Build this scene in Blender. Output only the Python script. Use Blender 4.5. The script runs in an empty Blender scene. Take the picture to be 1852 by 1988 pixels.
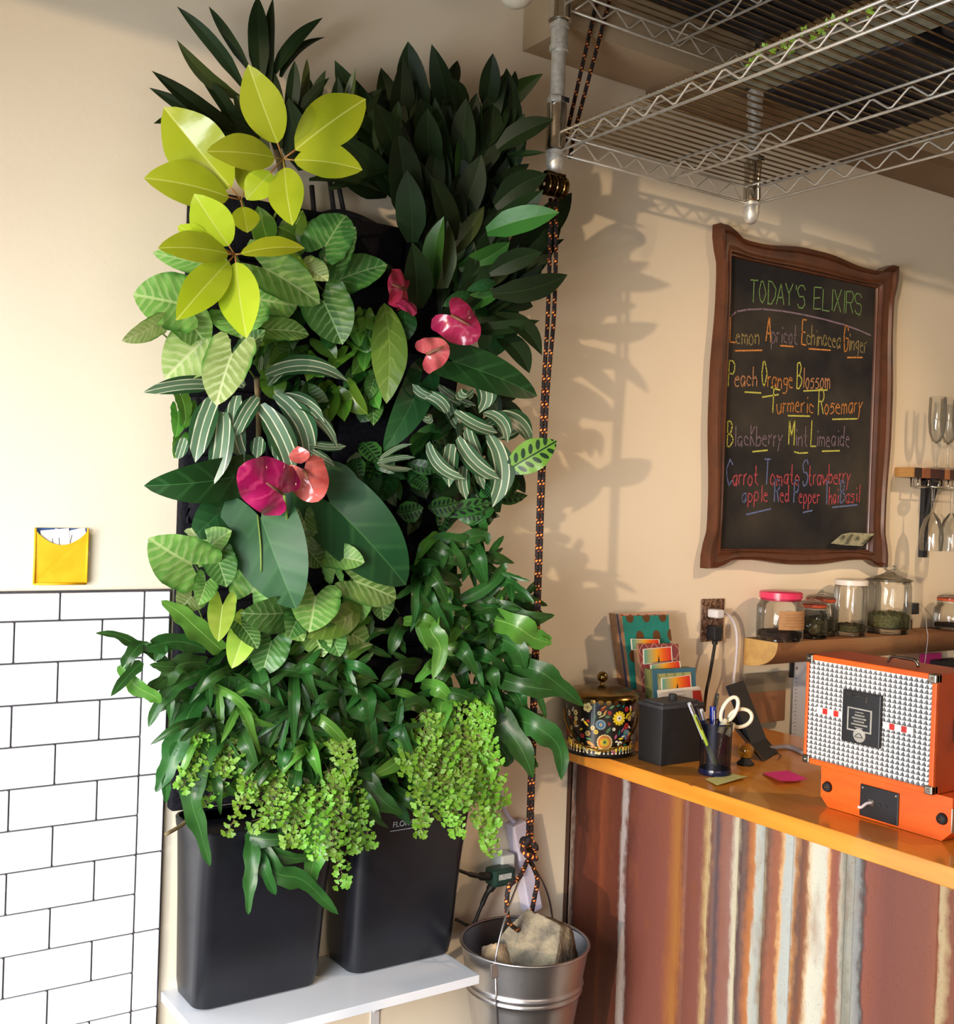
import bpy, bmesh, math, random
from mathutils import Vector as V, Matrix, noise
S=bpy.context.scene; COL=S.collection
R=random.Random(7); PI=math.pi
# ---------------- camera ----------------
F=2163.9251; CD=2.2048884; YAW=.5980172; PITCH=-.0080898; ROLL=-.0353202
f_=V((math.sin(YAW)*math.cos(PITCH),math.cos(YAW)*math.cos(PITCH),math.sin(PITCH)))
r0=V((math.cos(YAW),-math.sin(YAW),0)); u0=r0.cross(f_)
cr,sr=math.cos(ROLL),math.sin(ROLL)
r_=r0*cr-u0*sr; u_=u0*cr+r0*sr
CAM=V((0,-CD,1.6))
cd=bpy.data.cameras.new('camera'); cam=bpy.data.objects.new('camera',cd); COL.objects.link(cam)
cam.matrix_world=Matrix(((r_.x,u_.x,-f_.x,CAM.x),(r_.y,u_.y,-f_.y,CAM.y),(r_.z,u_.z,-f_.z,CAM.z),(0,0,0,1)))
cd.sensor_fit='HORIZONTAL'; cd.sensor_width=36; cd.lens=36*F/1852; cd.clip_start=.02; cd.clip_end=100
S.camera=cam
# ---------------- world, sun, daylight, exposure ----------------
w=bpy.data.worlds.new('world'); S.world=w; w.use_nodes=True
bg=w.node_tree.nodes['Background']; bg.inputs[0].default_value=(.80,.88,1,1); bg.inputs[1].default_value=.25
def sun(name,d,col,e,ang):
    l=bpy.data.lights.new(name,'SUN'); l.color=col; l.energy=e; l.angle=math.radians(ang)
    o=bpy.data.objects.new(name,l); o.rotation_euler=V(d).to_track_quat('-Z','Y').to_euler(); COL.objects.link(o); o.location=(-3,-3,4)
def area(name,loc,d,sx,sy,col,e):
    l=bpy.data.lights.new(name,'AREA'); l.shape='RECTANGLE'; l.size=sx; l.size_y=sy; l.color=col; l.energy=e
    o=bpy.data.objects.new(name,l); o.rotation_euler=V(d).to_track_quat('-Z','Z').to_euler(); o.location=loc; COL.objects.link(o)
sun('sun_low',(.885,.455,-.022),(1,.72,.45),1.3,1.0)
sp_l=bpy.data.lights.new('added_warm_spot','SPOT'); sp_l.color=(1,.70,.44); sp_l.energy=95; sp_l.shadow_soft_size=.05; sp_l.spot_size=math.radians(62); sp_l.spot_blend=.9  # added warm spot without a fixture, brightens the lower wall from the right
sp_o=bpy.data.objects.new('added_warm_spot',sp_l); sp_o.location=(3.55,-1.75,2.98); sp_o.rotation_euler=(V((2.25,0,.95))-V((3.55,-1.75,2.98))).to_track_quat('-Z','Y').to_euler(); COL.objects.link(sp_o)
area('daylight_left',(-1.18,-1.35,1.08),(1,.25,-1.05),2.2,1.35,(.92,.96,1),140)
area('daylight_front',(.2,-4.52,1.0),(.25,1,-.75),2.6,1.2,(1,.78,.56),24)
S.view_settings.view_transform='Standard'; S.view_settings.look='None'; S.view_settings.gamma=1
S.view_settings.exposure=.25; S.view_settings.use_curve_mapping=False
S.cycles.use_denoising=True; S.cycles.max_bounces=8; S.cycles.transparent_max_bounces=12; S.cycles.caustics_reflective=False; S.cycles.caustics_refractive=False
# ---------------- measuring helpers: pixel of the photograph -> point on a plane of the room ----------------
def ray(x,y): return f_+r_*((x-926)/F)-u_*((y-994)/F)
def Y(x,y,d=0.): v=ray(x,y); return CAM+v*((-d-CAM.y)/v.y)
def Zp(x,y,z): v=ray(x,y); return CAM+v*((z-CAM.z)/v.z)
def X(x,y,X0): v=ray(x,y); return CAM+v*((X0-CAM.x)/v.x)
def px(P): return (P-CAM).dot(f_)/F      # metres per pixel at point P
# ---------------- object helpers ----------------
class MB:
    def __init__(s): s.v=[];s.f=[];s.uv=[];s.m=[]
    def add(s,vs,fs,uvs=None,m=0):
        b=len(s.v); s.v+= [V(p) for p in vs]
        for f in fs:
            s.f.append([b+i for i in f]); s.uv.append([uvs[i] for i in f] if uvs else [(0,0)]*len(f)); s.m.append(m)
        return s
    def box(s,a,b,m=0,bev=0):
        x0,y0,z0=a;x1,y1,z1=b
        if x0>x1:x0,x1=x1,x0
        if y0>y1:y0,y1=y1,y0
        if z0>z1:z0,z1=z1,z0
        if not bev:
            return s.add([(x0,y0,z0),(x1,y0,z0),(x1,y1,z0),(x0,y1,z0),(x0,y0,z1),(x1,y0,z1),(x1,y1,z1),(x0,y1,z1)],[(0,3,2,1),(4,5,6,7),(0,1,5,4),(1,2,6,5),(2,3,7,6),(3,0,4,7)],m=m)
        bm=bmesh.new(); bmesh.ops.create_cube(bm,size=1)
        for v in bm.verts: v.co=V((x0 if v.co.x<0 else x1,y0 if v.co.y<0 else y1,z0 if v.co.z<0 else z1))
        bmesh.ops.bevel(bm,geom=bm.edges[:],offset=bev,segments=2,affect='EDGES',profile=.5)
        return s.bm(bm,m)
    def bm(s,bm,m=0,M=None):
        bm.verts.index_update(); s.add([(M@v.co if M else v.co.copy()) for v in bm.verts],[[v.index for v in f.verts] for f in bm.faces],m=m); bm.free(); return s
    def quad(s,a,b,c,d,m=0): return s.add([a,b,c,d],[(0,1,2,3)],[(0,0),(1,0),(1,1),(0,1)],m)
    def tube(s,pts,r,n=8,m=0,cap=True,closed=False):
        pts=[V(p) for p in pts]; N=len(pts); rr=r if isinstance(r,(list,tuple)) else [r]*N
        t=(pts[1]-pts[0]).normalized(); a=V((0,0,1)) if abs(t.z)<.9 else V((1,0,0)); nrm=(a-t*a.dot(t)).normalized()
        vs=[];uv=[];L=0
        for i,p in enumerate(pts):
            t=((pts[min(i+1,N-1)]-pts[max(i-1,0)])).normalized() if not closed else (pts[(i+1)%N]-pts[i-1]).normalized()
            nrm=(nrm-t*nrm.dot(t)).normalized(); b=t.cross(nrm)
            if i: L+=(p-pts[i-1]).length
            for k in range(n):
                an=2*PI*k/n; vs.append(p+(nrm*math.cos(an)+b*math.sin(an))*rr[i]); uv.append((k/n,L))
        fs=[(i*n+k,i*n+(k+1)%n,(i+1)*n+(k+1)%n,(i+1)*n+k) for i in range(N-1) for k in range(n)]
        if closed: fs+=[((N-1)*n+k,(N-1)*n+(k+1)%n,(k+1)%n,k) for k in range(n)]
        elif cap: fs+=[tuple(range(n-1,-1,-1)),tuple((N-1)*n+k for k in range(n))]
        s.add(vs,fs,uv,m)
        # fix wrapped u
        for j in range(len(s.f)-len(fs),len(s.f)):
            q=s.uv[j]
            if len(q)==4 and abs(q[0][0]-q[1][0])>.5: s.uv[j]=[(a+1 if a<.25 else a,b) for a,b in q]
        return s
    def lathe(s,c,prof,n=32,m=0,sy=1.,ax=None):
        c=V(c); vs=[];fs=[];uv=[]
        Mx=V(ax).to_track_quat('Z','Y').to_matrix() if ax else None
        for j,(r,z) in enumerate(prof):
            for k in range(n):
                an=2*PI*k/n; p=V((r*math.cos(an),r*math.sin(an)*sy,z)); vs.append(c+(Mx@p if Mx else p)); uv.append((k/n,z))
        for j in range(len(prof)-1):
            for k in range(n): fs.append((j*n+k,j*n+(k+1)%n,(j+1)*n+(k+1)%n,(j+1)*n+k))
        if prof[0][0]>1e-6: fs.append(tuple(range(n-1,-1,-1)))
        if prof[-1][0]>1e-6 : fs.append(tuple((len(prof)-1)*n+k for k in range(n)))
        return s.add(vs,fs,uv,m)
    def prism(s,poly,d,m=0):  # poly: list of 3d points, extruded by d
        n=len(poly); d=V(d); vs=[V(p) for p in poly]+[V(p)+d for p in poly]
        return s.add(vs,[tuple(range(n)),tuple(range(2*n-1,n-1,-1))]+[(i,i+n,(i+1)%n+n,(i+1)%n) for i in range(n)],m=m)
    def build(s,name,mat,parent=None,smooth=False,kind=None,loc=None,label=None,fixn=True):
        o0=V((0,0,0))
        if parent is not None:
            p=parent
            while p.parent: p=p.parent
            o0=p.location.copy()
        elif loc is not None: o0=V(loc)
        me=bpy.data.meshes.new(name); me.from_pydata([v-o0 for v in s.v],[],s.f)
        ul=me.uv_layers.new(name='UVMap'); k=0
        flat=[c for q in s.uv for uvp in q for c in uvp]; ul.data.foreach_set('uv',flat)
        for mm in (mat if isinstance(mat,list) else [mat]): me.materials.append(mm)
        if isinstance(mat,list): me.polygons.foreach_set('material_index',s.m)
        if fixn:
            b=bmesh.new(); b.from_mesh(me); bmesh.ops.recalc_face_normals(b,faces=b.faces); b.to_mesh(me); b.free()
        if smooth: me.polygons.foreach_set('use_smooth',[True]*len(me.polygons)); 
        me.update()
        if smooth=='a':
            try: me.set_sharp_from_angle(angle=math.radians(40))
            except Exception: pass
        o=bpy.data.objects.new(name,me); COL.objects.link(o)
        if parent is not None: o.parent=parent
        else: o.location=o0
        if kind: o['kind']=kind
        if label: o['label']=label
        return o
def thing(name,loc,label,cat,group=None):
    o=bpy.data.objects.new(name,None); o.empty_display_size=.05; COL.objects.link(o); o.location=loc; o['label']=label; o['category']=cat
    if group: o['group']=group
    return o
def tag(o,label,cat,group=None):
    o['label']=label; o['category']=cat
    if group: o['group']=group
    return o
def smoothpath(pts,k=6):
    pts=[V(p) for p in pts]; out=[]
    for i in range(len(pts)-1):
        a,b,c,d=pts[max(i-1,0)],pts[i],pts[i+1],pts[min(i+2,len(pts)-1)]
        for j in range(k):
            t=j/k; out.append(.5*((2*b)+(c-a)*t+(2*a-5*b+4*c-d)*t*t+(3*b-a-3*c+d)*t**3))
    return out+[pts[-1]]
# ---------------- materials ----------------
def hx(h): 
    c=[int(h[i:i+2],16)/255 for i in (0,2,4)]; return tuple([(x/12.92 if x<=.04045 else ((x+.055)/1.055)**2.4) for x in c]+[1])
class NT:
    def __init__(s,name):
        s.m=bpy.data.materials.new(name); s.m.use_nodes=True; s.t=s.m.node_tree; s.b=s.t.nodes['Principled BSDF']; s.o=s.t.nodes['Material Output']
    def n(s,ty,**k):
        nd=s.t.nodes.new(ty)
        for a,b in k.items():
            if a[0]=='_': nd.inputs[int(a[1:])].default_value=b
            else: setattr(nd,a,b)
        return nd
    def l(s,a,b): s.t.links.new(a,b)
    def math(s,op,a,b=None,c=None,clamp=False):
        nd=s.n('ShaderNodeMath',operation=op); nd.use_clamp=clamp
        for i,q in enumerate((a,b,c)):
            if q is None: continue
            if isinstance(q,(int,float)): nd.inputs[i].default_value=q
            else: s.l(q,nd.inputs[i])
        return nd.outputs[0]
    def mix(s,fac,a,b):
        nd=s.n('ShaderNodeMix',data_type='RGBA')
        for i,q in ((0,fac),(6,a),(7,b)):
            if isinstance(q,(int,float,tuple)): nd.inputs[i].default_value=q
            else: s.l(q,nd.inputs[i])
        return nd.outputs[2]
    def noise(s,sc,det=3,vec=None,stretch=None):
        nd=s.n('ShaderNodeTexNoise'); nd.inputs['Scale'].default_value=sc; nd.inputs['Detail'].default_value=det
        if vec is None:
            vec=s.n('ShaderNodeNewGeometry').outputs[0]
        if stretch:
            mp=s.n('ShaderNodeMapping'); mp.inputs[3].default_value=stretch; s.l(vec,mp.inputs[0]); vec=mp.outputs[0]
        s.l(vec,nd.inputs['Vector']); return nd.outputs[0]
    def ramp(s,fac,stops,mode='LINEAR'):
        nd=s.n('ShaderNodeValToRGB'); cr=nd.color_ramp; cr.interpolation=mode
        for i,(p,c) in enumerate(stops):
            e=cr.elements[i] if i<2 else cr.elements.new(p)
            e.position=p; e.color=hx(c) if isinstance(c,str) else c
        s.l(fac,nd.inputs[0]); return nd.outputs[0]
    def bump(s,h,st=.3,dist=.005):
        nd=s.n('ShaderNodeBump'); nd.inputs['Strength'].default_value=st; nd.inputs['Distance'].default_value=dist; s.l(h,nd.inputs['Height']); s.l(nd.outputs[0],s.b.inputs['Normal'])
    def set(s,rough=.5,metal=0,spec=.5,trans=0,coat=0):
        s.b.inputs['Roughness'].default_value=rough; s.b.inputs['Metallic'].default_value=metal; s.b.inputs['Specular IOR Level'].default_value=spec
        s.b.inputs['Transmission Weight'].default_value=trans; s.b.inputs['Coat Weight'].default_value=coat; return s
    def col(s,c):
        if isinstance(c,tuple): s.b.inputs[0].default_value=c
        else: s.l(c,s.b.inputs[0])
        return s
def mat(name,a,b=None,sc=30,rough=.5,metal=0,spec=.5,bump=0,stretch=None,coat=0,det=3,lo=.35,hi=.65):
    q=NT(name).set(rough,metal,spec,0,coat); 
    a=hx(a) if isinstance(a,str) else a
    if b is None: b=tuple([x*.86 for x in a[:3]]+[1])
    else: b=hx(b)
    n=q.noise(sc,det,stretch=stretch); q.col(q.ramp(n,[(lo,a),(hi,b)]))
    if bump: q.bump(n,bump,.003)
    return q.m
# ---------------- shared materials ----------------
q=NT('painted_plaster').set(.85,0,.25); n1=q.noise(2.2,4); q.col(q.ramp(n1,[(.3,hx('ecdfc8')),(.7,hx('f1e6d1'))])); q.bump(q.noise(60,4),.12,.003); M_wall=q.m
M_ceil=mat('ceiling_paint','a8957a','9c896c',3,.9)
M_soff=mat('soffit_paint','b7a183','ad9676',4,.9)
M_tile=mat('glazed_white_tile','f6f6f8','f0f1f6',2,.12,0,.5)
M_grout=mat('dark_grout','3f3c42','4a464a',200,.9)
M_floor=mat('sealed_concrete','4a4239','3d362e',6,.6)
M_frame=mat('window_frame_paint','d8d6d0','cfcdc6',10,.5)
M_black=mat('black_plastic','14161c','1a1c24',8,.33,0,.5,.05)
M_blackm=mat('matte_black','17171a','202024',60,.7)
M_felt=mat('black_felt','0c0c12','17171f',180,.95,0,.2,.6)
M_white=mat('white_laminate','e9ecf2','e2e6ee',5,.35)
M_wmetal=mat('white_metal','dcdde2','d2d3d9',20,.4)
M_chrome=mat('chrome','dedbd2','cfcabf',60,.2,1,.5)
M_chrome_w=mat('chrome_wire','f0ede4','dedad0',40,.38,.75,.5); M_deckw=mat('deck_wire_shaded','8f7a58','7a6646',40,.35,.9,.5)  # deck wires: darker bronze tone, their dim light put into the colour
M_galv=mat('galvanised_pipe','e4e2da','cbc8be',90,.42,.65,.5,.1)
q=NT('galvanised_bucket').set(.30,1); q.col(q.ramp(q.noise(9,5,stretch=(1,1,.35)),[(.3,hx('a9a7a9')),(.7,hx('c6c5c8'))])); q.b.inputs['Roughness'].default_value=.32; q.bump(q.noise(14,3),.15,.01); M_zinc=q.m
M_brass=mat('aged_brass','8a7040','6d5630',30,.25,1)
M_gold=mat('gold_metal','c69a48','a87f38',30,.2,1)
# ---------------- room ----------------
def struct(name,mb,m,parent=None,**k):
    o=mb.build(name,m,parent,**k)
    if parent is None: o['kind']='structure'
    return o
wb=struct('wall_back',MB().box((-1.3,0,0),(5.2,.12,3.2)),M_wall)
struct('floor',MB().box((-1.3,-4.6,-.05),(5.2,.12,0)),M_floor)
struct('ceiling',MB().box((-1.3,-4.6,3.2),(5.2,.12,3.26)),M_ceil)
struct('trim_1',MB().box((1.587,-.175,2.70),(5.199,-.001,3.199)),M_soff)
struct('trim_2',MB().box((1.992,-.175,2.672),(5.199,-.001,2.6995)),mat('soffit_shade_tone','8f7456','85694c',4,.9))  # thin slab coloured darker to carry the shade along the soffit's lower face
struct('wall_right',MB().box((5.2,-4.6,0),(5.3,.12,3.2)),M_wall)
m=MB(); m.box((-1.25,-4.6,0),(-1.15,.0,.2)).box((-1.25,-4.6,2.60),(-1.15,0,3.2)).box((-1.25,-.2,.2),(-1.15,0,2.6)).box((-1.25,-4.6,.2),(-1.15,-2.5,2.6))
struct('wall_left',m,M_wall)
wf=struct('window_1',MB().box((-1.16,-2.5,.2),(-1.10,-.2,.26)).box((-1.16,-2.5,2.54),(-1.10,-.2,2.6)).box((-1.16,-2.5,.2),(-1.10,-2.44,2.6)).box((-1.16,-.26,.2),(-1.10,-.2,2.6)),M_frame)
MB().box((-1.11,-1.4,.26),(-1.09,-1.36,2.54)).build('mullion',M_frame,wf)
m=MB(); m.box((-1.25,-4.6,0),(5.2,-4.5,.3)).box((-1.25,-4.6,2.4),(5.2,-4.5,3.2)).box((-1.25,-4.6,.3),(-1.1,-4.5,2.4)).box((1.7,-4.6,.3),(5.2,-4.5,2.4))
struct('wall_front',m,M_wall)
wf2=struct('window_2',MB().box((-1.1,-4.5,.3),(1.7,-4.45,.36)).box((-1.1,-4.5,2.34),(1.7,-4.45,2.4)).box((-1.1,-4.5,.3),(-1.04,-4.45,2.4)).box((1.64,-4.5,.3),(1.7,-4.45,2.4)),M_frame)
for x in (-.2,.7): MB().box((x-.02,-4.48,.36),(x+.02,-4.45,2.34)).build('mullion',M_frame,wf2)
# ---- tile panel
TX,TZ,TW,TR=.7048,1.427,.1615,.0785
tp=MB().box((-1.14,-.007,.02),(.760,-.0005,1.405)).build('tile_wainscot',M_grout); tag(tp,'white subway tile wainscot with dark grout and a rounded top corner, left of the planting','tile panel')
tcache={}
def tile(x0,x1,z0,z1):
    g=.0017; k=(round(x1-x0,4),round(z1-z0,4))
    if k not in tcache:
        o=MB().box((-(x1-x0)/2+g,-.0135,-(z1-z0)/2+g),((x1-x0)/2-g,-.002,(z1-z0)/2-g),bev=.0022).build('tile',M_tile,None,fixn=False); tcache[k]=o.data
    else: o=bpy.data.objects.new('tile',tcache[k]); COL.objects.link(o)
    o.parent=tp; o.matrix_parent_inverse=tp.matrix_world.inverted(); o.location=((x0+x1)/2,0,(z0+z1)/2)
for r in range(18):
    z1=TZ-r*TR if r else 1.4025; z0=max(TZ-(r+1)*TR,.03)
    off=0 if r%2==0 else -.5
    edges=[TX]+([TX+off*TW] if off else [])
    e=TX+(off if off else 0)*TW
    while e>-1.1: e-=TW; edges.append(max(e,-1.13))
    for a,b in zip(edges[1:],edges[:-1]):
        if b-a>.01: tile(a,b,z0,z1)
zs=[1.4025]+[TZ-k*TR for k in range(1,18,2)]+[.03]
for a,b in zip(zs[1:],zs[:-1]): tile(TX,.7575,a,b)
# ---- envelope pocket
def pocket():
    t=thing('wall_pocket',Y(118,1130),'yellow wall pocket with a scooped blue-lined top holding cards, above the tiles','wall pocket')
    a,b,c,d=Y(68,1026,.012),Y(172,1025,.012),Y(167,1133,.012),Y(67,1135,.012)
    ms=[mat('yellow_leather','f2b81c','edae12',40,.5),mat('blue_lining','2f4f86','284577',40,.6),mat('white_card','f4f4f2','ecebe8',20,.6),mat('ink','3a3a40')]
    M_ye=ms[0]
    x0,x1,z0,z1=(a.x+d.x)/2,(b.x+c.x)/2,c.z,(a.z+b.z)/2
    MB().box((x0,-.006,z0),(x1,-.001,z1)).build('back_panel',ms[1],t)
    P=[(x0,z0),(x1,z0),(x1,z1-.004)]
    for i in range(1,12): u=i/12; P.append((x1+(x0-x1)*u,z1-.004-.028*math.sin(PI*u)**.8))
    P.append((x0,z1-.004))
    nP=[]
    m=MB(); m.prism([(x,-.013 if z>z0+.001 else -.009,z) for x,z in P],(0,.0025,0)); m.build('front_pocket',M_ye,t)
    m=MB(); 
    for s,e in (((x0,z0),(x1,z0)),((x1,z0),(x1,z1)),((x0,z0),(x0,z1))):
        m.tube([(s[0],-.011,s[1]),(e[0],-.012,e[1])],.0022,6)
    m.build('stitched_edge',M_ye,t,smooth=True)
    cg='cards in the yellow pocket'
    for i,(cx,an,h) in enumerate(((.026,.10,.012),(.045,-.18,.004),(.06,.22,.010))):
        ca,sa=math.cos(an),math.sin(an); o=V((x0+cx+.012,-.0085+i*.0008,z1-.034+h*.3))
        pts=[o+V((u*ca-v*sa,0,u*sa+v*ca)) for u,v in ((-.026,-.028),(.026,-.028),(.026,.028),(-.026,.028))]
        m=MB().prism(pts,(0,.0005,0),0)
        for k in range(3 if i!=2 else 2):
            u=-.018+k*.012; l=.03 if i else .02
            m.prism([o+V((uu*ca-vv*sa,-.0003,uu*sa+vv*ca)) for uu,vv in ((u,-.005),(u+.0012,-.005),(u+.0012,l-.008),(u,l-.008))],(0,.0002,0),1)
        tag(m.build('business_card',[ms[2],ms[3]]),['white printed card at the left of the yellow pocket','middle white card with fine print in the yellow pocket','rightmost tilted white card in the yellow pocket'][i],'card')
pocket()
# ---- white shelf and its bracket
t=thing('wall_shelf',(1.07,0,.57),'white laminate wall shelf under the two black tanks','shelf')
MB().box((.767,-.256,.568),(1.377,-.001,.587),bev=.001).build('board',M_white,t)
for x in (.93,1.268):
    b=MB().box((x-.011,-.003,.40),(x+.011,0,.567)).box((x-.011,-.2,.562),(x+.011,-.001,.5665)).build('shelf_bracket',M_wmetal,t)
    m=MB(); m.prism([(x-.006,-.004,.43),(x-.006,-.004,.455),(x-.006,-.17,.5625),(x-.006,-.15,.5625)],(.012,0,0)); m.build('brace',M_wmetal,b)
    MB().lathe((x,-.004,.535),[(0,-.001),(.004,0),(.0035,.0015),(0,.002)],10,ax=(0,-1,0)).build('screw',M_galv,b)
# ---- black water tanks
def rrect(x0,x1,y0,y1,r,n=6):
    out=[]
    for cx,cy,a0 in ((x1-r,y1-r,0),(x0+r,y1-r,PI/2),(x0+r,y0+r,PI),(x1-r,y0+r,1.5*PI)):
        for i in range(n+1): a=a0+PI/2*i/n; out.append((cx+r*math.cos(a),cy+r*math.sin(a)))
    return out
def loft(mb,rings,m=0,cap0=True,cap1=True):
    n=len(rings[0]); vs=[p for r in rings for p in r]
    fs=[(j*n+k,j*n+(k+1)%n,(j+1)*n+(k+1)%n,(j+1)*n+k) for j in range(len(rings)-1) for k in range(n)]
    if cap0: fs.append(tuple(range(n-1,-1,-1)))
    if cap1: fs.append(tuple((len(rings)-1)*n+k for k in range(n)))
    return mb.add(vs,fs,None,m)
def tank(x0,x1,ztop,label,logo=False):
    t=thing('water_tank',((x0+x1)/2,-.07,.5875),label,'tank')
    rings=[]
    for z,g,ft in ((.5875,-.012,.125),(.592,-.004,.133),(.62,0,.138),(.8,.004,.158),(ztop-.03,.008,.178),(ztop,.009,.182),(ztop,.004,.177),(ztop-.02,.004,.175)):
        rings.append([(x,y,z) for x,y in rrect(x0-g,x1+g,-ft,-.004,.028)])
    m=MB(); loft(m,rings,cap1=True); m.build('tank_body',M_black,t,smooth='a')
    m=MB(); rg=[[(x,y,z) for x,y in rrect(x0-g,x1+g,-ft,-.002,.03)] for z,g,ft in ((ztop-.014,.011,.184),(ztop+.004,.013,.187),(ztop+.006,.011,.184),(ztop+.004,.006,.179))]
    loft(m,rg,cap0=False,cap1=False); m.build('rim',M_black,t,smooth='a')
    return t
TB1=tank(.789,1.060,.945,'black water tank nearer the tiles, left one on the white shelf')
TB2=tank(1.13,1.392,.945,'black water tank with small white lettering, right one on the white shelf')
# seams on left flank of tank 1
m=MB()
for z in (.64,.75,.87): m.box((.7955,-.06,z),(.7985,-.10,z+.003))
m.build('moulded_rib',M_black,TB1)
def textobj(body,size,mt,parent,M,name='lettering',extr=.0003):
    c=bpy.data.curves.new('t','FONT'); c.body=body; c.size=size; c.extrude=extr; c.align_x='CENTER'; c.align_y='CENTER'
    o=bpy.data.objects.new('t',c); COL.objects.link(o); dg=bpy.context.evaluated_depsgraph_get(); me=bpy.data.meshes.new_from_object(o.evaluated_get(dg)); bpy.data.objects.remove(o)
    me.transform(M)
    if parent is not None:
        p=parent
        while p.parent: p=p.parent
        me.transform(Matrix.Translation(-p.location))
    me.materials.clear(); me.materials.append(mt); ob=bpy.data.objects.new(name,me); COL.objects.link(ob); ob.parent=parent; return ob
def frame(o,xa,ya):
    xa=V(xa).normalized(); za=xa.cross(V(ya)).normalized(); ya=za.cross(xa)
    return Matrix(((xa.x,ya.x,za.x,o[0]),(xa.y,ya.y,za.y,o[1]),(xa.z,ya.z,za.z,o[2]),(0,0,0,1)))
M_letter=mat('pale_print','b9bdc6')
P=Y(797,1597,.18); textobj('FLORAFELT',.017,M_letter,TB2,frame((P.x,-.1792,P.z),(1,0,0),(0,-.1,1)))
m=MB(); u=P.x-.048
while u<P.x+.03:
    du=R.uniform(.0015,.004); m.box((u,-.1786,P.z-.0135),(u+du,-.1776,P.z-.0118)); u+=du+.0014
m.build('fine_print',M_letter,TB2)
# ---- felt wall planter
t=thing('felt_wall_planter',(1.07,-.02,.97),'tall black felt wall planter carrying all the plants on the wall','wall planter')
PL=t
MB().box((.765,-.035,.96),(1.395,-.002,2.185),bev=.006).build('backing_board',M_felt,t)
for rr in range(9):
    z=1.0+rr*.135
    for c in range(4):
        x0=.775+c*.155; rg=[]
        for zz,d in ((z,.04),(z+.03,.078),(z+.09,.088),(z+.115,.082)):
            rg.append([(x,y,zz) for x,y in rrect(x0,x0+.147,-d,-.03,.018,3)])
        m=MB(); loft(m,rg); m.build('felt_pocket',M_felt,t,smooth='a')
# upper black frame bars with a curved hanger
m=MB()
for a,b in (((605,360),(612,440)),((640,350),(650,425)),((655,350),(668,415))):
    m.tube([Y(a[0],a[1],.05),Y(b[0],b[1],.05)],.006,6)
m.tube(smoothpath([Y(600,430,.05),Y(650,414,.05),Y(700,425,.05),Y(745,450,.05)]),.009,6); m.build('hanger_frame',M_blackm,t,smooth=True)
# ---------------- counter ----------------
cols=[(1097,'33190f'),(1104,'3c2016'),(1106,'8a7668'),(1108,'7b6a60'),(1110,'3a1d14'),(1120,'54281b'),(1160,'5e2e1e'),(1166,'7a3f25'),(1178,'60301f'),(1200,'55291d'),(1206,'8d817b'),(1213,'9a9190'),(1217,'4a231b'),(1240,'6a3a30'),(1290,'76453a'),(1298,'844e34'),(1312,'94602f'),(1322,'8f5a30'),(1330,'6b3f33'),(1360,'75463c'),(1368,'a1855c'),(1375,'b3a078'),(1380,'6e4a3a'),(1390,'4d4248'),(1400,'7f5548'),(1418,'856057'),(1426,'b7b19d'),(1434,'ada287'),(1438,'4b3c3b'),(1446,'5e463f'),(1452,'8f5b3d'),(1462,'a86d3d'),(1466,'aaaa9f'),(1478,'9aa09c'),(1484,'8a7c66'),(1490,'5a4034'),(1498,'83523f'),(1508,'8c573f'),(1514,'c49a66'),(1518,'a2a6a2'),(1536,'a5aaa7'),(1542,'9f7348'),(1550,'5b4038'),(1562,'7d4f35'),(1568,'c0a888'),(1574,'bdbbab'),(1600,'b6b6aa'),(1607,'bd8d5e'),(1612,'85503e'),(1628,'7e4b3c'),(1634,'a29a8a'),(1642,'75746a'),(1652,'7c7b70'),(1658,'8e8e86'),(1672,'777a7b'),(1677,'30211f'),(1682,'7e4a3e'),(1720,'774539'),(1800,'7d4a3a'),(1826,'8a5038'),(1832,'b39c76'),(1842,'a98d68'),(1848,'7c4935'),(1900,'74402f')]
CX=1.815
def yy(p): return X(p,1730,CX).y
def rust():
    q=NT('rusted_painted_sheet').set(.55,0,.35)
    geo=q.n('ShaderNodeNewGeometry'); sp=q.n('ShaderNodeSeparateXYZ'); q.l(geo.outputs[0],sp.inputs[0])
    n1=q.noise(9,6,stretch=(1,1,.35)); n2=q.noise(70,5,stretch=(1,1,.5)); n3=q.noise(260,4)
    d=q.math('MULTIPLY_ADD',n1,.035,-.0175); d2=q.math('MULTIPLY_ADD',n2,.018,-.009)
    y=q.math('ADD',sp.outputs[1],q.math('ADD',d,d2))
    y0,y1=yy(1900),yy(1085); f=q.math('DIVIDE',q.math('SUBTRACT',y1,y),y1-y0)
    pts=[((y1-yy(p))/(y1-y0),c) for p,c in cols]
    # three ramps of 32 stops max, switched at the thirds
    h=len(pts)//3; ca=q.ramp(f,pts[:h+1]); cb=q.ramp(f,pts[h:2*h+1]); cc=q.ramp(f,pts[2*h:])
    c=q.mix(q.math('GREATER_THAN',f,pts[2*h][0]),q.mix(q.math('GREATER_THAN',f,pts[h][0]),ca,cb),cc)
    rustm=q.ramp(q.noise(24,6,stretch=(1,1,.4)),[(.55,(0,0,0,1)),(.75,(1,1,1,1))])
    c=q.mix(q.math('MULTIPLY',rustm,.45),c,hx('7a4526')); c=q.mix(q.math('MULTIPLY',q.ramp(n3,[(.6,(0,0,0,1)),(.7,(1,1,1,1))]),.35),c,hx('3a2018'))
    q.col(c); q.bump(n2,.25,.003); return q.m
M_rust=rust()
M_dwood=mat('dark_wood','3a1f15','2a140d',20,.5,stretch=(1,1,.1))
q=NT('varnished_pine').set(.22,0,.5,0,.3)
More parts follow.
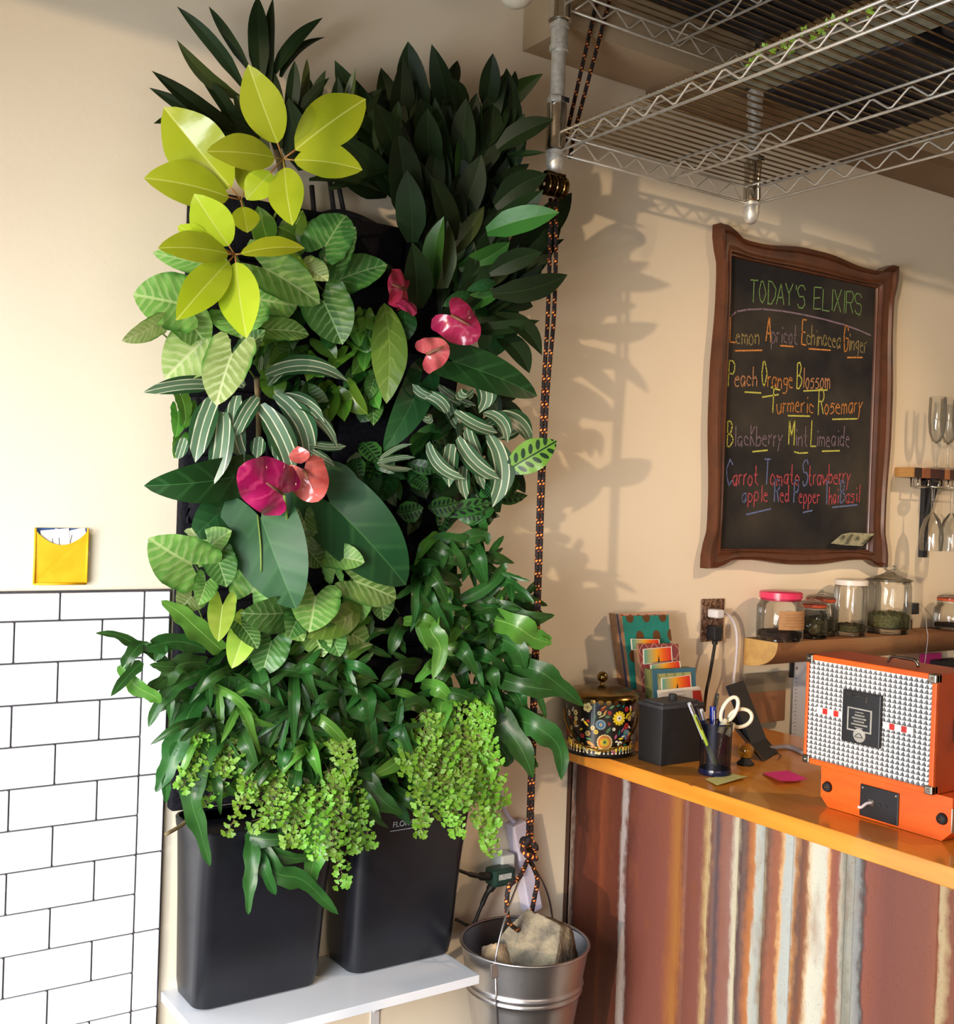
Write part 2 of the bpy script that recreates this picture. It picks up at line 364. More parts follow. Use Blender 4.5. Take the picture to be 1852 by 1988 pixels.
g=q.noise(3.0,5,stretch=(9,1,9)); w2=q.n('ShaderNodeTexWave',wave_type='BANDS',bands_direction='X'); w2.inputs['Scale'].default_value=7; w2.inputs['Distortion'].default_value=3.5; w2.inputs['Detail'].default_value=3; w2.inputs['Detail Scale'].default_value=1.2
geo=q.n('ShaderNodeNewGeometry'); mp=q.n('ShaderNodeMapping'); mp.inputs[3].default_value=(6,.7,6); q.l(geo.outputs[0],mp.inputs[0]); q.l(mp.outputs[0],w2.inputs[0])
c=q.mix(q.math('MULTIPLY',w2.outputs[0],.35),q.ramp(g,[(.3,hx('d4862a')),(.7,hx('e29a3a'))]),hx('b86a22'))
vo=q.n('ShaderNodeTexVoronoi'); vo.inputs['Scale'].default_value=3.1; mp2=q.n('ShaderNodeMapping'); mp2.inputs[3].default_value=(2.2,1,2.2); q.l(geo.outputs[0],mp2.inputs[0]); q.l(mp2.outputs[0],vo.inputs[0])
c=q.mix(q.ramp(vo.outputs[0],[(.02,(.8,.8,.8,1)),(.06,(0,0,0,1))]),c,hx('5e2c0e')); q.col(c); M_pine=q.m
YN=-1.75
t=thing('service_counter',(1.95,-.6,0),'service counter clad in rust-streaked red metal sheets beneath the pine top','counter')
MB().box((1.83,YN,0),(2.42,-.002,.955)).build('carcass',M_dwood,t)
MB().box((1.809,-.022,0),(1.83,-.002,.955)).build('corner_post',M_dwood,t)
def sheet(pa,pb,ridges,w=.02,h=.007):
    ya=-.022 if pa is None else yy(pa); yb=YN if pb is None else yy(pb)
    prof=[(CX,ya)]
    for p in ridges:
        y=yy(p); prof+=[(CX,y+w),(CX-h,y+w*.45),(CX-h,y-w*.45),(CX,y-w)]
    prof.append((CX,yb)); m=MB()
    vs=[(x,y,z) for z in (.002,.955) for x,y in prof]; n=len(prof)
    vs+=[(x+.003,y,z) for z in (.002,.955) for x,y in prof]
    fs=[(i,i+1,n+i+1,n+i) for i in range(n-1)]+[(2*n+i+1,2*n+i,3*n+i,3*n+i+1) for i in range(n-1)]+[(n-1,2*n+n-1,3*n+n-1,2*n-1),(0,n,3*n,2*n)]
    m.add(vs,fs); return m.build('metal_sheet',M_rust,t,smooth=False)
sheet(None,1212,[1107,1209],.010,.006)
sheet(1213,1676,[1325,1380,1438,1490,1545,1650,1667],.011,.005)
sheet(1677,None,[1835],.014,.005)
ct=thing('countertop',(2.1,-.7,.95),'varnished orange pine countertop with a bright front edge and small knots','countertop')
MB().box((1.797,YN,.955),(2.46,-.002,.9926),bev=.002).build('worktop_board',M_pine,ct)
for a,b in ((1264,1508),(1341,1527),(1602,1634)):
    p=X(a,b,1.797); MB().lathe((1.7972,p.y,p.z),[(0,0),(.0045,.0002),(.006,.0001),(.006,-.001)],12,sy=1.3,ax=(-1,0,0)).build('knot',mat('pine_knot','6b3310','84461a',200,.4),ct)
# ---------------- hanging wire rack ----------------
PX1,PX2,PD=1.545,2.190,.20
t=thing('hanging_wire_rack',(PX1,-PD,2.33),'chrome wire rack of two tiers hung from galvanised pipes over the counter','wire rack')
RACK=t
def pipe(x,z0,z1,first):
    m=MB(); m.tube([(x,-PD,z0),(x,-PD,z1)],.0165,20); m.build('pipe',M_galv,t,smooth='a')
    MB().lathe((x,-PD,z0-.045),[(0,0),(.008,.001),(.0145,.006),(.019,.018),(.0205,.03),(.0205,.044),(.0225,.046),(.0225,.054),(.019,.056)],24).build('end_cap',M_galv,t,smooth='a')
    MB().lathe((x,-PD,z0+.012),[(.0215,0),(.0235,.002),(.0215,.06),(.0235,.10),(.0225,.104),(.019,.106)],20).build('collar',M_chrome,t,smooth='a')
    c=MB().lathe((x,-PD,z0+.115),[(.021,0),(.0225,.0015),(.0225,.0135),(.021,.015)],24).build('hose_clamp',M_galv,t,smooth='a')
    MB().tube([(x-.03,-PD-.012,z0+.122),(x-.008,-PD-.022,z0+.122)],.0075,10).build('clamp_screw',M_galv,c)
    m=MB()
    for k in range(8): m.box((x-.004+k*.0028,-PD-.0232,z0+.117),(x-.0028+k*.0028,-PD-.021,z0+.128))
    m.build('slots',M_blackm,c)
pipe(PX1,2.391,2.93,True); pipe(PX2,2.391,2.93,False)
# coupling on the pipe under the upper tier
for x in (PX1,PX2):
    MB().lathe((x,-PD,2.625),[(.019,0),(.022,.001),(.022,.012),(.0195,.014),(.0195,.05),(.022,.052),(.022,.062),(.019,.064)],20).build('coupling',M_galv,t,smooth='a')
    MB().lathe((x,-PD,2.692),[(.021,0),(.027,.003),(.025,.02),(.024,.10),(.026,.12)],20).build('collar',M_chrome,t,smooth='a')
YE=-1.62
def tier(zb,nm,zz=0):
    zt=zb+.042; wire=[]; th=.0032
    def rod(a,b,r=.0032): return MB().tube([a,b],r,8).build('rail',M_chrome_w,t,smooth=True)
    def truss(p0,p1,n,offs,name='truss_wire'):
        m=MB(); pts=[]
        p0=V(p0);p1=V(p1)
        for i in range(n*2+1):
            u=(i+.0)/(n*2); p=p0.lerp(p1,u); p.z=zt-.004 if i%2 else zb+.004; pts.append(p+V(offs))
        # rounded zigzag
        q=[pts[0]]
        for a,b,c in zip(pts,pts[1:],pts[2:]): q+=[b.lerp(a,.10),b.lerp(c,.10)]
        q.append(pts[-1]); m.tube(q,.0024,6); m.build(name,M_chrome_w,t,smooth=True)
    xs=(PX1-.002,PX1+.335,PX2+.002)
    for i,x in enumerate(xs):
        y0=-PD-(.012 if i!=1 else -.002)
        rod((x,y0,zt),(x,YE,zt)); rod((x,y0,zb),(x,YE,zb)); truss((x,y0-.02,0),(x,YE,0),16,(0.0032 if i<2 else -.0032,0,0))
    rod((PX1+.035,-PD-.01,zt-.002),(PX1+.035,YE,zt-.002),.0022)
    rod((PX2-.03,-PD-.01,zt-.002),(PX2-.03,YE,zt-.002),.0022)
    # end truss along the wall
    rod((PX1+.015,-PD,zt),(PX2-.015,-PD,zt)); rod((PX1+.015,-PD,zb),(PX2-.015,-PD,zb)); truss((PX1+.04,-PD,0),(PX2-.04,-PD,0),7,(0,-.0032,0))
    n=0; y=-PD-.018
    me=None
    while y>YE+.01:
        if me is None:
            o=MB().tube([(PX1-.004,y,zt+.004),(PX2+.004,y,zt+.004)],.0024,6).build('deck_wire',M_deckw,t,smooth=True); me=o.data; y00=y
        else:
            o=bpy.data.objects.new('deck_wire',me); COL.objects.link(o); o.parent=t; o.location=(0,y-y00,0)
        y-=.0262
tier(2.397,'lower'); tier(2.726,'upper')
# nursery trays on the rack
M_tray=mat('tray_plastic','17151a','221f24',30,.5); M_sprig=mat('seedling_leaf','6f9c2e','88b33c',60,.5)
M_tape=mat('pale_fleece','8c8872','77745f',40,.9)
def tray(x0,x1,y0,y1,z,label):
    o=thing('nursery_tray',((x0+x1)/2,(y0+y1)/2,z),label,'tray')
    rings=[[(x,y,zz) for x,y in rrect(x0-g,x1+g,y0-g,y1+g,.02,3)] for zz,g in ((z,-.012),(z+.05,0),(z+.052,.006),(z+.056,.006),(z+.056,0),(z+.04,-.003))]
    m=MB(); loft(m,rings); m.build('tray_body',M_tray,o,smooth='a')
    m=MB()
    k=0; yv=y0+.02
    while yv<y1-.02:
        m.box((x0+.01,yv,z-.0015),(x1-.01,yv+.008,z)); yv+=.05
    m.build('base_rib',M_tray,o)
    return o
# positions from the pixels of the tray outline
a=Zp(1461,190,2.444); b=Zp(1690,271,2.444)
A=tray(a.x,b.x,YE+.63,(a.y+b.y)/2,2.447,'black nursery tray seen from below on the lower tier, nearer the wall'); 
B=tray(a.x,b.x,YE+.02,YE+.60,2.447,'black nursery tray on the lower tier, at the right edge of the picture')
MB().box((PX1+.05,YE+.05,2.4455),(a.x-.008,a.y-.03,2.4465)).build('fleece_strip',M_tape,A)
tq=Zp(1238,2,2.776); tray(tq.x,PX2-.05,-1.25,tq.y,2.776,'long black nursery tray on the upper tier, at the top edge')
sp=thing('seedlings',X(1600,50,PX1+.04),'small bright green sprigs poking through the front rail of the rack','seedlings')
sp.location.z=2.447
for x,y in ((1485,92),(1500,100),(1520,88),(1540,80),(1562,60),(1580,72),(1595,58),(1605,45),(1620,40),(1645,30),(1455,122),(1690,20),(1470,108),(1535,97)):
    P=X(x,y,PX1+.05); P.z=min(max(P.z,2.43),2.47); m=MB()
    for k in range(6):
        a=k*1.05+R.random(); d=V((R.uniform(-.6,.6),math.cos(a),math.sin(a))).normalized()*R.uniform(.009,.015); s=d.cross(V((1,.3,0))).normalized()*.0035
        m.add([P,P+d*.5+s,P+d,P+d*.5-s],[(0,1,2,3)])
    m.build('sprig',M_sprig,sp,fixn=False)
# ---------------- pulley, rope, bucket ----------------
rx,ry=1.54,-.205
t=thing('double_pulley',(rx,ry,2.29),'brass double pulley hung under the left pipe end','pulley')
P=Y(1078,362,.205)
zc=P.z
for dx in (-.017,.003,.022):
    MB().lathe((P.x+dx-.006,-.205,zc),[(.004,-.008),(.022,-.008),(.024,-.006),(.016,-.002),(.016,.002),(.024,.006),(.022,.008),(.004,.008)],24,ax=(1,0,0)).build('sheave',M_brass,t,smooth='a')
MB().tube([(P.x-.032,-.205,zc),(P.x+.026,-.205,zc)],.004,8).build('axle',M_galv,t)
MB().box((P.x-.03,-.211,zc-.004),(P.x-.027,-.199,zc+.03)).box((P.x+.022,-.211,zc-.004),(P.x+.025,-.199,zc+.03)).box((P.x-.03,-.211,zc+.026),(P.x+.025,-.199,zc+.03)).build('yoke',M_brass,t)
q=NT('braided_rope').set(.75)
uv=q.n('ShaderNodeUVMap'); sp_=q.n('ShaderNodeSeparateXYZ'); q.l(uv.outputs[0],sp_.inputs[0])
a1=q.math('SINE',q.math('MULTIPLY_ADD',sp_.outputs[1],2*PI*34,q.math('MULTIPLY',sp_.outputs[0],2*PI)))
a2=q.math('SINE',q.math('MULTIPLY_ADD',sp_.outputs[1],2*PI*105,q.math('MULTIPLY',sp_.outputs[0],-4*PI)))
mk=q.math('GREATER_THAN',q.math('ADD',a1,q.math('MULTIPLY',a2,.55)),0.82); mk2=q.math('GREATER_THAN',q.math('ADD',a1,q.math('MULTIPLY',a2,.4)),1.12)
q.col(q.mix(mk2,q.mix(mk,hx('1d1210'),hx('c0392c')),hx('f0b43a'))); q.bump(a2,.5,.001); M_rope=q.m
zk=Y(1025,1645,.205).z
R0=Y(1069,385,.20); R1=Y(1080,385,.205)
t=thing('pulley_rope',(rx,ry,zk),'black braided rope flecked red and yellow, knotted above the bucket','rope')
KN=Y(1026,1650,.205)
mid=Y(1052,870,.205)
MB().tube(smoothpath([R0,Y(1064,600,.20),mid+V((-.003,0,0)),KN+V((-.003,0,.02))],10),.0048,8).build('rope_strand',M_rope,t,smooth=True)
MB().tube(smoothpath([R1,Y(1076,600,.208),mid+V((.005,-.003,0)),KN+V((.004,-.003,.02))],10),.0048,8).build('rope_strand',M_rope,t,smooth=True)
for a,b in (((1104,244),(1164,-20)),((1118,246),(1189,-20))):
    MB().tube([Y(a[0],a[1],.165),Y(a[0]-12,a[1]+60,.185)],.0048,8).build('rope_strand',M_rope,t,smooth=True)
    MB().tube([Y(a[0],a[1],.165),Y(b[0],b[1],.19)],.0048,8).build('rope_strand',M_rope,t,smooth=True)
# knot
m=MB(); kp=[]
for i in range(60):
    a=i/60*2*PI*3; kp.append(KN+V((.013*math.sin(a)*(1+.25*math.cos(a*.66)),.012*math.cos(a*1.33),-.002-.03*math.sin(a*.34+.4)*math.cos(a*.5)+.006*math.cos(a))))
m.tube(kp,.0070,8); m.build('knot',M_rope,t,smooth=True)
rimP=Y(1019,1826,.205); BC=V((rimP.x,-.205,0))
RZ=rimP.z; BR=124*px(rimP)
def loop(pts,nm='rope_loop'): return MB().tube(smoothpath(pts,8),.0055,8).build(nm,M_rope,t,smooth=True)
loop([KN+V((0,0,-.02)),Y(1010,1700,.23),Y(988,1722,.24),Y(984,1760,.24),Y(988,1790,.23),Y(1005,1806,.22)])
loop([KN+V((.003,0,-.02)),Y(1043,1705,.20),Y(1038,1740,.19),Y(1032,1775,.18),Y(1035,1800,.18)])
# bucket
t=thing('metal_bucket',(BC.x,BC.y,.27),'galvanised metal bucket filled with rocks, hanging on the rope beside the shelf','bucket')
def br(z): return BR-(RZ-z)*.16
prof=[(br(RZ-.34),RZ-.34),(br(RZ-.2),RZ-.2)]
prof=[(0,RZ-.345),(br(RZ-.345)-.004,RZ-.345),(br(RZ-.34),RZ-.34)]
zz=RZ-.33
def rib(z): return sum(.0045*math.exp(-((z-c)/.004)**2) for c in (RZ-.083,RZ-.099,RZ-.28,RZ-.296))
while zz<RZ-.004: prof.append((br(zz)+rib(zz),zz)); zz+=.003 if any(abs(zz-c)<.02 for c in (RZ-.09,RZ-.288)) else .01
prof+=[(BR,RZ-.003),(br(RZ)-.002,RZ-.004),(br(RZ-.1)-.002,RZ-.1),(br(RZ-.33)-.002,RZ-.33),(0,RZ-.335)]
MB().lathe((BC.x,BC.y,0),prof,64).build('bucket_body',M_zinc,t,smooth='a')
m=MB(); m.tube([(BC.x+BR*math.cos(a),BC.y+BR*math.sin(a),RZ) for a in [2*PI*i/64 for i in range(64)]],.0035,8,closed=True); m.build('rolled_rim',M_zinc,t,smooth=True)
sa=-2.67 # seam angle facing the camera-left
sd=V((math.cos(sa),math.sin(sa),0))
m=MB(); m.tube([V((BC.x,BC.y,z))+sd*(br(z)+.001+rib(z)) for z in (RZ-.34,RZ-.2,RZ-.104,RZ-.099,RZ-.092,RZ-.083,RZ-.075,RZ-.01)],.0025,6); m.build('seam',M_zinc,t,smooth=True)
# handle (bail)
hp=[]; e1=V((BC.x,BC.y,RZ))+sd*(BR+.004); e2=V((BC.x,BC.y,RZ))-sd*(BR+.004); apex=KN+V((0,0,-.028))
def bez(a,b,c,n=14): return [a*(1-u)**2+b*2*u*(1-u)+c*u*u for u in [i/n for i in range(n+1)]]
e1=Y(966,1848,.158+.13); 
e1=V((BC.x,BC.y,RZ+.002))+sd*BR
m=MB(); c1=e1.lerp(apex,.55)+sd*.055; c2=e2.lerp(apex,.55)-sd*.055
m.tube(bez(e1,c1,apex)+bez(apex,c2,e2)[1:],.0024,8); m.build('handle',M_zinc,t,smooth=True)
MB().box((e1.x-.012,e1.y-.004,e1.z-.035),(e1.x+.012,e1.y+.002,e1.z-.002),bev=.002).build('handle_ear',M_zinc,t)
def rock(name,c,s,seed,m_,label,peak=False):
    bm=bmesh.new(); bmesh.ops.create_icosphere(bm,subdivisions=4,radius=1); o=V((seed*3.1,seed,0))
    rr=random.Random(seed); planes=[(V((rr.gauss(0,1),rr.gauss(0,1),rr.gauss(0,1))).normalized(),rr.uniform(.50,.80)) for _ in range(12)]
    for v in bm.verts:
        p=v.co.copy()
        for n_,d_ in planes:
            dd=p.dot(n_)-d_
            if dd>0: p-=n_*dd*.93
        p*=1+.05*noise.noise(p*2.3+o)+.04*noise.noise(p*6+o)+.02*noise.noise(p*15+o); k_=1-.42*max(p.z,-.3) if peak else 1; v.co=V((p.x*s[0]*k_+(.30*s[0]*p.z if peak else 0),p.y*s[1]*k_,p.z*s[2]))+V(c)
    ob=MB().bm(bm).build(name,m_,None,smooth=False,loc=c,fixn=False); return tag(ob,label,'rock','rocks in the bucket')
q=NT('rough_stone').set(.9,0,.2); q.col(q.mix(q.ramp(q.noise(22,6),[(.4,(0,0,0,1)),(.62,(1,1,1,1))]),q.ramp(q.noise(60,6),[(.3,hx('5f584e')),(.7,hx('7c7467'))]),hx('9c9078'))); q.bump(q.noise(130,6),.7,.006); M_stone=q.m
q=NT('tan_stone').set(.9,0,.2); q.col(q.mix(q.ramp(q.noise(30,6),[(.42,(0,0,0,1)),(.66,(1,1,1,1))]),hx('8d7a66'),hx('b49a78'))); q.bump(q.noise(110,6),.6,.006); M_stone2=q.m
rock('rock',(BC.x+.018,BC.y-.024,RZ-.026),(.116,.096,.132),8,M_stone,'big grey angular rock topmost in the bucket, rising above the rim',True)
rock('rock',(BC.x-.076,BC.y+.004,RZ-.046),(.066,.07,.066),11,M_stone2,'smaller tan rock at the left inside the bucket')
rock('rock',(BC.x+.01,BC.y+.01,RZ-.16),(.10,.095,.07),15,M_stone,'dark grey rock mostly buried under the other two rocks')
# ---------------- power strip & cables behind bucket ----------------
M_strip=mat('lilac_white_plastic','cfcbe0','c6c2d8',20,.4); M_grnp=mat('dark_green_plastic','16352f','1c3f37',40,.45); M_cab=mat('black_cable','15130f','1c1a16',60,.5); M_wcab=mat('white_cable','d9d6da','cfccd2',60,.5)
t=thing('power_strip',Y(1010,1680,0),'long white power strip slanting down the wall behind the bucket','power strip')
a=Y(1000,1595,.02);b=Y(1032,1765,.02); ax=(b-a).normalized(); sd_=ax.cross(V((0,1,0))).normalized()*.021
m=MB(); m.prism([a-sd_+V((0,.018,0)),a+sd_+V((0,.018,0)),b+sd_+V((0,.018,0)),b-sd_+V((0,.018,0))],(0,-.04,0)); o=m.build('strip_body',M_strip,t)
bv=o.modifiers.new('b','BEVEL'); bv.width=.004; bv.segments=2
MB().tube(smoothpath([Y(962,1480,.01),Y(972,1530,.012),Y(982,1575,.02),a+ax*.005],6),.0055,8).build('cord',M_strip,t,smooth=True)
p=Y(982,1670,.03); MB().box((p.x-.026,-.048,p.z-.018),(p.x+.016,-.004,p.z+.018),bev=.005).build('white_plug',mat('white_plug','dfe8e6'),t)
t=thing('green_adapter',Y(970,1700,.03),'dark green plug adapter with pale sticker and two black cords','plug adapter')
p=Y(971,1698,.055)
MB().box((p.x-.032,-.078,p.z-.022),(p.x+.03,-.034,p.z+.02),bev=.007).build('adapter_body',M_grnp,t)
MB().box((p.x-.02,-.0795,p.z-.004),(p.x+.016,-.0778,p.z+.009)).build('sticker',mat('sticker_print','c9cdca','8a8f8c',400,.6,det=0),t)
MB().tube(smoothpath([Y(880,1685,.06),Y(905,1695,.06),Y(925,1700,.06),Y(950,1702,.06)],6),[.004]*8+[.006]*6+[.010]*5,8).build('cord',M_cab,t,smooth=True)
MB().tube(smoothpath([Y(962,1712,.055),Y(945,1735,.055),Y(932,1765,.06),Y(915,1797,.06),Y(885,1785,.06)],6),[.010]*5+[.006]*6+[.0042]*14,8).build('cord',M_cab,t,smooth=True)
# ---------------- chalkboard ----------------
t=thing('framed_chalkboard',Y(1540,1100),'wooden framed blackboard listing elixirs in coloured chalk on the wall','chalkboard')
q=NT('frame_wood').set(.38,0,.5,0,.15); q.col(q.ramp(q.noise(14,6,stretch=(1,1,1)),[(.3,hx('472410')),(.55,hx('5a2f17')),(.8,hx('371a0a'))])); M_fw=q.m
q=NT('blackboard').set(.85,0,.2); q.col(q.mix(q.ramp(q.noise(5,7),[(.38,(0,0,0,1)),(.72,(.6,.6,.6,1))]),hx('222226'),hx('504a3e'))); q.bump(q.noise(300,3),.1,.001); M_bb=q.m
D1=.042
TLo,TRo,BLo,BRo=Y(1403,436,.03),Y(1751,516,.03),Y(1369,1104,.03),Y(1716,1101,.03)
TLi,TRi,BLi,BRi=Y(1421,499,.016),Y(1701,560,.016),Y(1390,1064,.016),Y(1681,1067,.016)
MB().box((TLi.x-.02,-.014,BLi.z-.02),(TRi.x+.02,-.002,TLi.z+.02)).build('writing_board',M_bb,t)
xo0,xo1,zo0,zo1=(TLo.x+BLo.x)/2,(TRo.x+BRo.x)/2,BLo.z,(TLo.z+TRo.z)/2
xi0,xi1,zi0,zi1=(TLi.x+BLi.x)/2,(TRi.x+BRi.x)/2,BLi.z,TLi.z
def wavy(u): # inset of the outer outline along a side, 0 at the corners
    u=min(u,1-u); 
    return .0 if u<.035 else (.030*(.5-.5*math.cos(PI*min((u-.035)/.09,1)))*(1 if u<.2 else 1-.6*(.5-.5*math.cos(PI*min((u-.2)/.25,1)))))
def member(side):
    n=28; m=MB(); rings=[]
    for i in range(n+1):
        u=i/n; k=wavy(u)
        if side in 'tb':
            xo=xo0+(xo1-xo0)*u; xi=xi0+(xi1-xi0)*u; zo=(zo1-k) if side=='t' else (zo0+k*.8); zi=zi1 if side=='t' else zi0
        else:
            zo=zo0+(zo1-zo0)*u; zi=zi0+(zi1-zi0)*u; xo=(xo0+k*.7) if side=='l' else (xo1-k*.7); xi=xi0 if side=='l' else xi1
            
        def L(a,d): return (xo+(xi-xo)*a,-d,zo+(zi-zo)*a)
        rings.append([L(0,.001),L(0,.03),L(.05,.036),L(.22,.038),L(.30,.030),L(.55,.027),L(.70,.028),L(.78,.031),L(.86,.031),L(.90,.021),L(.96,.021),L(1,.016),L(1,.001)])
    loft(m,rings); m.build('frame_rail',M_fw,t,smooth='a')
for s_ in 'tblr': member(s_)
# chalk lettering: single-stroke glyphs, grid x 0-4, y 0-8 (baseline 2, x-height 5, cap 8)
G={'T':('08 48|28 22',4),'O':('18 05 13 22 33 45 37 28 18',4.4),'D':('08 02|08 28 46 44 22 02',4.2),'A':('02 28 42|14 34',4),'Y':('08 25 48|25 22',4),"'":('18 17',1.6),
'S':('47 38 18 07 06 15 35 44 43 32 12 03',4),'E':('48 08 02 42|05 35',4),'L':('08 02 42',3.6),'I':('18 12',1.6),'X':('08 42|48 02',4),'R':('02 08 38 47 46 35 05|25 42',4.2),'G':('47 38 18 06 04 12 32 43 45 25',4.2),
'P':('02 08 38 47 46 35 05',4),'B':('02 08 28 37 36 25 05|25 44 43 22 02',4.2),'M':('02 08 24 48 42',4.4),'C':('47 28 06 04 22 43',4),'K':('02 08|38 05 32',3.6),
'a':('35 15 04 03 12 22 34|35 33 32',3.8),'b':('08 02|04 25 34 33 22 02',3.6),'c':('34 15 04 03 12 32',3.6),'d':('34 15 04 03 12 33|38 32',3.9),'e':('04 34 25 15 04 03 12 32',3.8),'g':('35 15 04 13 33|35 31 20 00',3.8),
'h':('08 02|04 25 34 32',3.6),'i':('15 12|17 17.',1.8),'l':('18 12',1.8),'m':('05 02|04 15 24 22|24 35 44 42',4.8),'n':('05 02|04 25 34 32',3.7),'o':('15 04 03 12 22 33 34 25 15',3.8),'p':('05 00|05 25 34 33 22 02',3.7),
'r':('05 02|04 15 25',2.8),'s':('35 15 04 24 33 22 02',3.6),'t':('18 13 22 32|05 25',3.2),'u':('05 03 12 22 33|35 32',3.8),'w':('05 12 24 32 45',4.4),'y':('05 13|35 13 00',3.6),'k':('08 02|35 03|14 32',3.6)}
CHK={}
def chalk(c):
    if c not in CHK:
        q=NT('chalk_'+{'g':'green','o':'orange','y':'yellow','v':'violet','r':'red','b':'blue','t':'tan','p':'peach'}[c]).set(.95,0,.1)
        base={'g':'7fa864','o':'dc9450','y':'cfd062','v':'8d7c8d','r':'d05c68','b':'7080b4','t':'a89866','p':'d49a6e'}[c]
        q.col(q.mix(q.ramp(q.noise(420,2),[(.48,(.0,0,0,1)),(.62,(.7,.7,.7,1))]),hx(base),hx('2b2a2c'))); CHK[c]=q.m
    return CHK[c]
BD=.0148
def stroke(mb,pts,wd):
    # flat chalk ribbon on the board, slightly proud of it
    for a,b in zip(pts,pts[1:]):
        d=(b-a); 
        if d.length<1e-5: d=V((0,0,.001))
        d=d.normalized(); n=V((-d.z,0,d.x))*wd/2; a_=a-d*wd*.25;b_=b+d*wd*.25
        mb.add([a_-n,b_-n,b_+n,a_+n],[(0,1,2,3)])
def write(word,x0,y0,x1,y1,cap,cc,lc,name='chalk_word',wd=.0034,capscale=1.0):
    A=Y(x0,y0,BD);B=Y(x1,y1,BD); m=MB(); bx=(B-A); tot=sum(G[c][1]+.7 for c in word)-.7
    h=cap*px(A)/6.; ex=bx/tot; up=V((0,0,1))*h; pen=0; ms=[chalk(cc),chalk(lc)]
    for i,c in enumerate(word):
        s,wd_=G[c]; k=len(m.f); sc=1.15*capscale if (i==0 and c.isupper() and not word.isupper()) else 1
        jz=R.uniform(-.25,.25)
        for st in s.split('|'):
            pts=[]
            for tk in st.split():
                gx,gy=int(tk[0]),int(tk[1]); dy=-.6 if tk.endswith('.') else 0
                pts.append(A+ex*(pen+gx+R.uniform(-.22,.22))+up*((gy+dy-2)*sc+jz+R.uniform(-.22,.22)))
            stroke(m,pts,wd*(1.25 if sc>1 else 1))
        for j in range(k,len(m.f)): m.m[j]=0 if i==0 or word.isupper() else 1
        pen+=wd_+.7
    return m.build(name,ms,t,fixn=False)
def line(pts,c,wd=.0045,nm='chalk_underline'):
    m=MB(); stroke(m,[Y(a,b,BD) for a,b in pts],wd); m.build(nm,chalk(c),t,fixn=False)
write("TODAY'S",1455,587,1562,596,43,'g','g'); write('ELIXIRS',1580,600,1672,609,42,'g','g')
for w_,x0,x1,y0,y1,cc,lc in (('Lemon',1417,1475,666,670,'o','t'),('Apricot',1487,1548,664,668,'o','v'),('Echinacea',1556,1632,668,675,'o','t'),('Ginger',1638,1683,680,684,'o','t'),
  ('Peach',1414,1470,750,749,'y','p'),('Orange',1478,1540,751,752,'y','o'),('Blossom',1547,1612,753,753,'y','p'),('Turmeric',1495,1580,802,800,'y','o'),('Rosemary',1588,1675,804,800,'y','o'),
  ('BlacKberry',1411,1520,866,864,'y','v'),('Mint',1531,1568,864,866,'y','v'),('Limeaide',1574,1650,867,866,'y','v'),
  ('Carrot',1410,1472,942,942,'b','r'),('Tomato',1483,1553,942,940,'b','r'),('Strawberry',1558,1652,942,938,'b','r'),
  ('apple',1440,1492,974,973,'b','r'),('Red',1503,1532,974,974,'b','r'),('Pepper',1541,1592,976,976,'b','r'),('Thai',1601,1628,978,976,'b','r'),('Basil',1631,1670,976,974,'b','r')):
    write(w_,x0,y0,x1,y1,38 if y0<950 else 33,cc,lc,capscale=1.12)
for p,c in ((((1427,681),(1479,680)),'o'),(((1515,671),(1540,673)),'o'),(((1570,677),(1612,680)),'o'),(((1645,694),(1674,694)),'o'),(((1446,761),(1477,763)),'y'),(((1503,755),(1514,757)),'y'),(((1560,759),(1606,757)),'y'),(((1480,771),(1511,766)),'y'),
  (((1530,807),(1572,808)),'y'),(((1616,814),(1664,813)),'y'),(((1461,877),(1490,874)),'y'),(((1542,877),(1552,880),(1568,879)),'y'),(((1596,876),(1630,875)),'y'),(((1449,999),(1470,994),(1496,988)),'b'),(((1559,995),(1577,991)),'b'),(((1616,985),(1664,980)),'b')): line(p,c)
line([(1420,613),(1430,605),(1450,601),(1480,600),(1520,604),(1560,611),(1600,620),(1640,631),(1670,642),(1690,651)],'v',.005,'chalk_arc')
# dollar bill tucked into the corner of the frame
b=thing('banknote',Y(1655,1050,.04),'folded green-grey banknote tucked into the lower right corner of the blackboard frame','banknote')
M_bn=mat('banknote_paper','a7a488','86876c',160,.8); M_bn2=mat('banknote_ink','4f5244','5d604e',200,.8)
m=MB(); c=[Y(x,y,d) for x,y,d in ((1613,1055,.030),(1635,1037,.036),(1652,1034,.038),(1698,1036,.044),(1674,1060,.042),(1645,1059,.034))]
m.prism(c,(0,.0008,0)); m.build('note_paper',M_bn,b)
m=MB()
for x,y,d in ((1637,1043,.0395),(1665,1045,.0435)):
    p=Y(x,y,d); m.lathe(p,[(0,0),(.008,0),(.008,.0002)],12,sy=.8,ax=(0,-1,0))
m.prism([Y(1641,1057,.043),Y(1652,1037,.043),Y(1656,1037,.043),Y(1646,1057,.043)],(0,.0003,0))
m.prism([Y(1672,1056,.0445),Y(1690,1040,.0455),Y(1693,1041,.0455),Y(1676,1057,.0445)],(0,.0003,0)); m.build('engraving',M_bn2,b)
# ---------------- globe lamp on the ceiling ----------------
t=thing('globe_lamp',Y(1005,-22,.35),'pale round globe lamp cut by the top edge beside the pipe','lamp')
P=Y(1003,-24,.30); MB().lathe(P,[(0,-.042)]+[(.042*math.sin(a),-.042*math.cos(a)) for a in [PI*i/16 for i in range(1,14)]]+[(.02,.05)],28).build('globe',mat('opal_glass','e0d8c4','d8cfba',5,.4),t,smooth=True)
MB().tube([P+V((0,0,.045)),V((P.x,P.y,3.2))],.008,8).build('stem',M_blackm,t)
